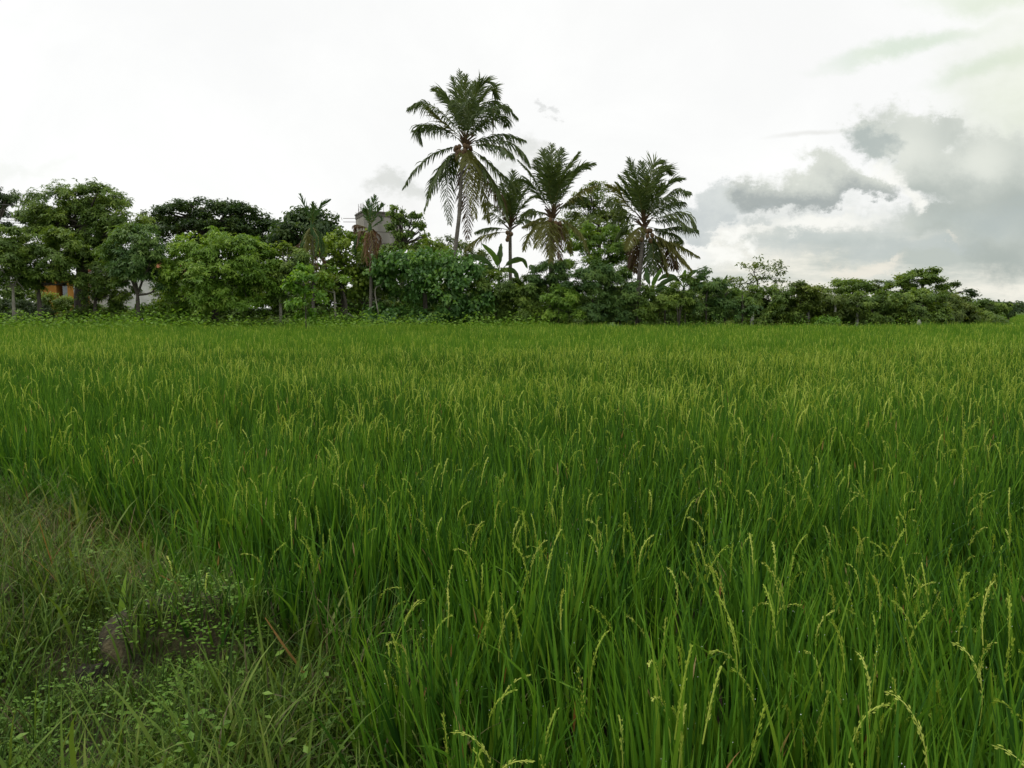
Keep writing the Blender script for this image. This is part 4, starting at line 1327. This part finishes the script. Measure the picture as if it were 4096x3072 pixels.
def build_bananas():
    banana('banana plant left of the slim palm trunk with one bright raised leaf', 47, 1995, 1090,
           [([(1980, 1030), (1925, 972)], 0, .55, 'banana'), ([(2000, 1020), (2005, 972)], .6, .5, 'dark'), ([(1950, 1050), (1890, 1030), (1850, 1060)], .2, .6, 'areca'), ([(2040, 1050), (2090, 1040), (2110, 1075)], .3, .5, 'dark'), ([(1960, 1070), (1920, 1080), (1895, 1140)], -.5, .55, 'areca'), ([(2020, 1080), (2060, 1090), (2080, 1150)], -.4, .5, 'dark'), ([(1985, 1080), (1940, 1090), (1900, 1090)], .6, .45, 'dark')])
    banana('banana plant with a bright upright leaf beside the right palm trunk', 42.8, 2605, 1160,
           [([(2620, 1120), (2650, 1070)], -.2, .42, 'banana'), ([(2590, 1110), (2583, 1070)], .6, .42, 'areca'), ([(2580, 1150), (2555, 1165)], -.5, .4, 'areca'), ([(2640, 1140), (2690, 1115), (2720, 1125)], .3, .42, 'dark'), ([(2630, 1160), (2660, 1150), (2690, 1180)], -.3, .4, 'areca')])
    banana('banana plant with wide arching leaves right of the right palm', 47, 2735, 1150,
           [([(2760, 1100), (2795, 1078)], .2, .42, 'dark'), ([(2735, 1110), (2742, 1078)], .4, .45, 'banana'), ([(2700, 1110), (2660, 1105), (2630, 1125)], .0, .45, 'areca'), ([(2770, 1130), (2800, 1140)], -.3, .4, 'dark'), ([(2710, 1130), (2690, 1150)], -.5, .4, 'banana')])
    banana('banana plant with one long leaf slanting over the hedge top', 46, 2775, 1165,
           [([(2800, 1110), (2845, 1088)], .0, .42, 'areca'), ([(2770, 1120), (2745, 1125)], .3, .35, 'dark'), ([(2800, 1140), (2825, 1150)], -.3, .35, 'areca')])
    banana('banana plant with two upright narrow leaves left of the sparse tree', 46, 2885, 1185,
           [([(2868, 1140), (2848, 1108)], .0, .42, 'dark'), ([(2893, 1140), (2910, 1098)], .2, .36, 'areca'), ([(2900, 1160), (2915, 1150)], -.3, .3, 'dark')])


build_bananas()

# ------------------------------------------------------------------ buildings, tank, posts, wires


def build_tank():
    Y = 64
    s = Y / FPX
    L = at(1417, 860, Y + 2.6); C = at(1455, 842, Y); Rr = at(1611, 852, Y + 2.2)
    zt = at(1455, 840, Y)[2]; zb = at(1455, 968, Y)[2]
    corner = np.array([C[0], Y]); right = np.array([Rr[0], Y + 2.4]); left = np.array([L[0], Y + 3.2])
    back = right + left - corner
    g0 = float(gz(C[0], Y))
    cen = (corner + back) / 2
    root = thing('water_tank', 'square weathered concrete water tank raised above the trees', 'water tank', (cen[0], cen[1], g0))

    def prism(mb, k, z0, z1):
        q = [cen + (p - cen) * k for p in (corner, right, back, left)]
        v = [(p[0], p[1], z) for z in (z0, z1) for p in q]
        mb.add(v, [[3, 2, 1, 0], [4, 5, 6, 7], [0, 1, 5, 4], [1, 2, 6, 5], [2, 3, 7, 6], [3, 0, 4, 7]])
    mb = MB(); prism(mb, 1.0, zb, zt - .42); tw = mb.obj('tank_wall', M['concrete'], root)
    mb = MB(); prism(mb, 1.022, zt - .418, zt - .12); prism(mb, 1.05, zt - .118, zt); rim_o = mb.obj('rim', M['concrete_dark'], root)
    mb = MB(); prism(mb, 1.02, zb - .35, zb - .003); mb.obj('base_slab', M['concrete_dark'], root)
    for p in (corner, right, back, left):
        q = cen + (p - cen) * .93
        mb = MB(); box(mb, (q[0] - .18, q[1] - .18, g0), (q[0] + .18, q[1] + .18, zb - .353)); mb.obj('column', M['concrete'], root)
    mb = MB()
    rim = [(corner, right), (corner, left), (right, back), (left, back)]
    for a, b in rim:
        for k in np.linspace(.03, .97, 7):
            p = cen + ((a + (b - a) * k) - cen) * .96
            h = rng.uniform(.1, .55) if rng.random() < .6 else rng.uniform(.5, .8)
            e = np.array([p[0] + rng.uniform(-.08, .08), p[1], zt + h])
            tube(mb, [np.array([p[0], p[1], zt - .05]), e], .018, 5)
    for dz in (.32, .62):
        p = np.array([left[0], left[1], zt - dz]); tube(mb, [p + np.array([.1, 0, 0]), p + np.array([-1.1, .1, .02])], .022, 5)
    mb.obj('rebar', M['steel'], rim_o)
    # horizontal joint of the casting
    mb = MB(); zj = (zt - .42) * .42 + zb * .58
    prism(mb, 1.006, zj - .03, zj + .03); mb.obj('casting_joint', M['concrete_dark'], tw)


def build_houses():
    Y = 56
    s = Y / FPX
    x0, x1 = at(140, 1200, Y)[0], at(312, 1200, Y)[0]
    g0 = float(gz(x0, Y)); zt = at(200, 1112, Y)[2]
    root = thing('orange_house', 'small orange plastered house behind the left trees', 'house', ((x0 + x1) / 2, Y + 2.5, g0))
    dx0, dx1 = at(228, 1200, Y)[0], at(250, 1200, Y)[0]
    wx0, wx1 = at(250, 1200, Y)[0], at(272, 1200, Y)[0]
    zd = at(200, 1128, Y)[2]
    mb = MB()
    box(mb, (x0, Y, g0), (dx0, Y + 5, zt)); box(mb, (wx1, Y, g0), (x1 - .25, Y + 5, zt)); box(mb, (dx0, Y, zd), (wx1, Y + 5, zt)); box(mb, (dx0, Y + 1.0, g0), (wx1, Y + 5, zd - .003))
    wl = mb.obj('wall', M['orange'], root)
    mb = MB(); box(mb, (x1 - .247, Y - .06, g0), (x1 + .02, Y + .4, zt)); mb.obj('corner_pillar', M['white'], wl)
    mb = MB(); box(mb, (dx0, Y + .9, g0), (dx1, Y + .99, zd - .02)); mb.obj('doorway', M['shade'], wl)  # dark panel standing in for the unlit inside of the opening
    mb = MB(); box(mb, (wx0, Y + .1, g0 + .6), (wx1 - .01, Y + .18, zd - .25)); mb.obj('window', M['blueglass'], wl)
    mb = MB()
    box(mb, (x0 - .5, Y - .7, zt + .003), (x1 + .1, Y + 5.6, zt + .12)); rf = mb.obj('roof', M['shade'], root)
    mb = MB(); box(mb, (at(225, 1100, Y)[0], Y - .9, zt + .123), (x1 + .25, Y + 5.7, zt + .19)); mb.obj('roof_sheet', M['sheet'], rf)
    # whitewashed house
    Y = 58
    x0, x1 = at(335, 1200, Y)[0], at(690, 1200, Y)[0]
    g0 = float(gz(x0, Y)); zt = at(500, 1100, Y)[2]; zr = at(500, 1010, Y)[2]
    root = thing('white_house', 'whitewashed house with red tiled gable roof behind the left trees', 'house', ((x0 + x1) / 2, Y + 3, g0))
    mb = MB(); box(mb, (x0, Y, g0), (x1, Y + 6, zt))
    xm = (x0 + x1) / 2
    mb.add([(x0, Y + .003, zt), (x1, Y + .003, zt), (xm, Y + .003, zr), (x0, Y + 5.997, zt), (x1, Y + 5.997, zt), (xm, Y + 5.997, zr)], [[0, 1, 2], [4, 3, 5]])
    mb.obj('wall', M['white'], root)
    mb = MB()
    for a, b in ((x0 - .5, xm), (x1 + .5, xm)):
        za = zt - .3
        v = [(a, Y - .4, za), (b, Y - .4, zr + .02), (b, Y + 6.4, zr + .02), (a, Y + 6.4, za)]
        v += [(p[0], p[1], p[2] + .14) for p in v]
        mb.add(v, [[3, 2, 1, 0], [4, 5, 6, 7], [0, 1, 5, 4], [1, 2, 6, 5], [2, 3, 7, 6], [3, 0, 4, 7]])
    mb.obj('roof', M['tile'], root)
    # shed at the left edge
    Y = 55
    x0, x1 = at(-140, 1150, Y)[0], at(30, 1150, Y)[0]
    zt = at(0, 1148, Y)[2]
    root = thing('shed', 'open shed with pale sheet roof at the left photo edge', 'shed', ((x0 + x1) / 2, Y + 1.5, g0))
    mb = MB(); box(mb, (x0, Y - .3, zt), (x1, Y + 3, zt + .38)); mb.obj('roof', M['sheet'], root)
    for px in (-110, 12):
        xx = at(px, 1150, Y)[0]
        mb = MB(); box(mb, (xx - .07, Y, g0), (xx + .07, Y + .14, zt - .003)); mb.obj('post', M['post'], root)
    # small pale roof between tank and thicket
    Y = 58
    a = at(1450, 1020, Y); b = at(1545, 1020, Y)
    g0 = float(gz(a[0], Y))
    root = thing('pale_outbuilding', 'pale outbuilding glimpsed between the front areca palm and the vines', 'house', ((a[0] + b[0]) / 2, Y + 1, g0))
    mb = MB(); box(mb, (a[0], Y, g0), (b[0], Y + 3, a[2])); mb.obj('wall', M['white'], root)
    mb = MB(); box(mb, (a[0] - .3, Y - .3, a[2] + .003), (b[0] + .3, Y + 3.3, a[2] + .15)); mb.obj('roof', M['sheet'], root)


def build_posts():
    proto = None
    specs = [(3008, 1198, 44.5, 'broad pale concrete post at the left end of the vine hedge'),
             (3336, 1205, 45.4, 'concrete post below the level hedge, beside the grassy mound'),
             (3426, 1208, 45.4, 'concrete post right of the grassy mound, leaning slightly'),
             (3232, 1205, 45.2, 'thin concrete post half covered by the yellow green hedge')]
    for i, (px, ty, Y, lab) in enumerate(specs):
        b = at(px, 1290, Y); b[2] = float(gz(b[0], Y)) - .05
        h = at(px, ty, Y)[2] - b[2]
        if proto is None:
            mb = MB()
            w = .085
            v = []
            for z, k in ((0, 1.0), (h - .06, .92), (h, .7)):
                v += [(sx * w * k, sy * w * k, z) for sx, sy in ((-1, -1), (1, -1), (1, 1), (-1, 1))]
            f = [[0, 1, 5, 4], [1, 2, 6, 5], [2, 3, 7, 6], [3, 0, 4, 7], [4, 5, 9, 8], [5, 6, 10, 9], [6, 7, 11, 10], [7, 4, 8, 11], [8, 9, 10, 11]]
            mb.add(v, f)
            o = mb.obj('fence_post', M['post'], origin=(0, 0, 0))
            proto = (o, h)
        else:
            o = proto[0].copy(); COL.objects.link(o)
            o.scale = (.8 if i < 3 else .55, .8, h / proto[1])
            o.rotation_euler = (0, R([0, 1, 3, -2][i]), .2 * i)
        o.location = b
        tag(o, lab, 'post', 'concrete posts along the vine hedge')


def build_wires():
    Y = 58
    # pole behind the big left tree carries the wires out of the frame
    px = 330
    b = at(px, 1290, Y); b[2] = float(gz(b[0], Y)); t = at(px, 880, Y)
    root = thing('utility_pole', 'slim utility pole hidden among the crown of the largest left tree', 'pole', b)
    mb = MB(); tube(mb, resample([b, t], 6), np.linspace(.16, .1, 6), 8); mb.obj('pole', M['post'], root, True)
    mb = MB(); box(mb, (t[0] - .06, Y - 1.0, t[2] - .5), (t[0] + .06, Y + 1.0, t[2] - .38)); mb.obj('crossarm', M['shade'], root)
    names = ['highest', 'second highest', 'third highest', 'lowest']
    for i, (ya, yb) in enumerate(((812, 868), (852, 880), (862, 892), (872, 904))):
        a = at(-700, ya + 8, Y + .5); m = at(60, (ya * .55 + yb * .45) + 6, Y + .2); e = t + np.array([0, (i - 1.5) * .5, -.36 - .02 * i])
        if i == 0:
            a = at(-700, 800, Y); m = at(60, 822, Y)
        mb = MB(); tube(mb, resample([a, m, e], 24), .022, 5)
        tag(mb.obj('power_line', M['wire']), names[i] + ' of the thin power lines crossing behind the left trees', 'power line', 'power lines at the left edge')


build_tank()
build_houses()
build_posts()
build_wires()

# ------------------------------------------------------------------ small things in the row and on the bund


def build_small():
    # dead pale stems under the dark shrub
    Y = 42.0
    b = at(2715, 1290, Y); b[2] = float(gz(b[0], Y)); r0 = b
    mb = MB()
    for e in ((2703, 1175), (2732, 1180), (2720, 1190)):
        p = at(e[0], e[1] + 40, Y - .3); q = at((e[0] + 2715) / 2, 1240, Y - .2)
        tube(mb, resample([b, q, p], 8), np.linspace(.035, .012, 8), 6, rough=.1)
    o = mb.obj('dead_shrub', M['bark'], origin=r0)
    tag(o, 'bare pale dead stems leaning under the tall dark shrub', 'dead shrub')
    o.location = r0
    # pale stump beside the tall palm
    Y = 43.6
    b = at(1793, 1290, Y); b[2] = float(gz(b[0], Y)) - .1
    mb = MB(); tube(mb, resample([b, at(1792, 1180, Y)], 10), np.linspace(.16, .11, 10), 10, rough=.08)
    o = mb.obj('tree_stump', M['bark_pale'], origin=b); tag(o, 'pale broken stump close beside the tallest palm trunk', 'stump')
    # bent bare branch in the hollow
    Y = 42
    b = at(1530, 1290, Y); b[2] = float(gz(b[0], Y))
    mb = MB(); tube(mb, resample([b, at(1500, 1170, Y), at(1525, 1140, Y), at(1538, 1120, Y)], 14), np.linspace(.04, .015, 14), 6)
    o = mb.obj('bare_branch', M['bark_pale'], origin=b); tag(o, 'bent bare branch beside the vine covered hollow', 'branch')
    # white stone / sack at the right hedge foot
    Y = 44
    b = at(3676, 1292, Y)
    mb = MB(); rock(mb, b, (.11, .1, .19), 8, 12, .18)
    o = mb.obj('pale_stone', M['post'], origin=b, smooth=True); tag(o, 'small white stone at the dark foot of the right hedge', 'stone')
    # fallen white plank under the forked tree
    Y = 42
    a = at(1392, 1255, Y); c = at(1415, 1268, Y)
    mb = MB(); tube(mb, [a, c], .045, 5)
    o = mb.obj('fallen_branch', M['post'], origin=a); tag(o, 'short pale fallen branch under the forked tree', 'branch')


def rock(mb, c, r, nu=14, nv=22, rough=.1, seed=3):
    th = np.linspace(.02, pi - .02, nu)[:, None]; ph = np.linspace(0, 2 * pi, nv, endpoint=False)[None]
    d = np.stack([np.sin(th) * np.cos(ph), np.sin(th) * np.sin(ph), np.cos(th) + 0 * ph], -1)
    k = 1 + rough * (np.sin(d[..., 0] * 4.1 + seed) * np.sin(d[..., 1] * 3.7 + 1.3 * seed) + .6 * np.sin(d[..., 2] * 7 + d[..., 0] * 6 + seed) + .35 * np.sin(d[..., 1] * 13 + seed) * np.sin(d[..., 0] * 11))
    v = d * k[..., None] * np.array(r) + np.array(c)
    i = np.arange(nu - 1)[:, None] * nv; j = np.arange(nv)[None]; j2 = (j + 1) % nv
    f = np.stack([i + j, i + nv + j, i + nv + j2, i + j2], -1).reshape(-1, 4)
    mb.add(v.reshape(-1, 3), f)


def build_bund_things():
    c, rr = BOULDER
    mb = MB(); rock(mb, c, rr, 24, 36, .06)
    o = mb.obj('boulder', M['rock'], origin=c, smooth=True)
    tag(o, 'rounded brown earthy boulder half buried in the bund grass', 'boulder')
    p = ground_at(345, 2740)
    mb = MB(); rock(mb, p + np.array([0, .04, .0]), (.075, .07, .065), 20, 28, .14, 5)
    o = mb.obj('stone', M['stone'], origin=p, smooth=True)
    tag(o, 'small round dark stone below the earthy boulder', 'stone')
    p = ground_at(-30, 2470)
    mb = MB(); rock(mb, p + np.array([0, .04, .03]), (.13, .12, .12), 14, 20, .08, 8)
    o = mb.obj('clod', M['rock'], origin=p, smooth=True)
    tag(o, 'reddish brown earth clod cut by the left photo edge', 'clod')
    # seedlings
    for (px, py, h, n, lab) in ((228, 2490, .13, 6, 'pale seedling with a rosette of leaves left of the boulder'), (500, 2600, .13, 3, 'seedling at the near foot of the boulder'), (700, 2690, .09, 4, 'tiny pale seedling in the grass before the boulder')):
        b = ground_at(px, py)
        mb = MB()
        tube(mb, [b, b + np.array([0, 0, h])], .004, 5, .4)
        for k in range(n * 2):
            a = k * 2.4
            z = h * (.4 + .6 * k / (n * 2))
            leaves(mb, (b + np.array([0, 0, z]))[None], np.array([[cos(a), sin(a), .35]]), np.array([[0, 0, 1.0]]), .055, .026, .8, 0, .2)
        o = mb.obj('seedling', M['weed'], origin=b); tag(o, lab, 'seedling', 'seedlings on the bund')
    # one upright broad blade in front of the boulder
    b = ground_at(488, 2545)
    mb = MB(); blades(mb, b[None], np.array([1.2]), np.array([.02]), np.array([.35]), .30, .030, 8, np.array([.9]), 0, face=np.array([.3]))
    o = mb.obj('tall_grass', M['weed'], origin=b); tag(o, 'single broad upright pale grass blade before the boulder', 'grass')
    # dead orange leaves lying over the bund edge
    for pts, w, lab in ((((640, 2300), (780, 2380), (915, 2520)), .016, 'long dead orange rice leaf slanting behind the boulder'),
                        (((1060, 2470), (1140, 2590), (1230, 2720)), .014, 'long dead orange rice leaf leaning down at the rice edge'),
                        (((800, 2430), (835, 2470), (830, 2520)), .017, 'short curled orange dead leaf right of the boulder')):
        base = ground_at(pts[-1][0], pts[-1][1] + 60)
        Y = base[1]
        P = resample([at(q[0], q[1], Y - .30 + .06 * (2 - i)) for i, q in enumerate(pts)] + [base + np.array([.02, -.1, 0])], 14)
        S = unit(np.cross(np.gradient(P, axis=0), np.array([0, 1.0, .5])))
        wv = (w * np.sin(np.linspace(.12, 1, 14) * pi * .8))[:, None]
        v = np.stack([P - S * wv / 1.4, P + S * wv / 1.4], 1).reshape(-1, 3)
        i = np.arange(13) * 2
        mb = MB(); mb.add(v, np.stack([i, i + 1, i + 3, i + 2], -1), .45)
        o = mb.obj('dead_leaf', M['dry'], origin=base); tag(o, lab, 'dead leaf', 'dead orange leaves by the bund')


def build_far():
    mb = MB()
    L = []
    for px in np.arange(3600, 5200, 26):
        Y = 330 + rng.uniform(-20, 40)
        t = 1212 + rng.uniform(-7, 5) + max(0, px - 4000) * .012
        L.append(lobe(px, t + 12, 24, 16, Y))
    crown(mb, L, 'broad', 3.2, 0, 5.5, .02)
    tag(mb.obj('far_woods', M['dark']), 'distant dark wooded ridge on the right horizon', 'woods', None, 'stuff')
    mb = MB()
    xs = np.linspace(-600, 900, 60)
    v, f = [], []
    for i, x in enumerate(xs):
        h = 3.0 + 1.5 * sin(x * .011) + 2.2 * np.exp(-((x - 190) / 110) ** 2)
        v += [(x, 345, -1), (x, 375, h * .75), (x, 470, h * .8), (x, 560, -1)]
    for i in range(len(xs) - 1):
        for k in range(3):
            f.append([i * 4 + k, i * 4 + 4 + k, i * 4 + 5 + k, i * 4 + 1 + k])
    mb.add(v, f)
    tag(mb.obj('hills', solid('hill', (.02, .035, .016), (.04, .06, .026), .05, .95), smooth=True), kind='structure')


build_small()
build_bund_things()
build_far()
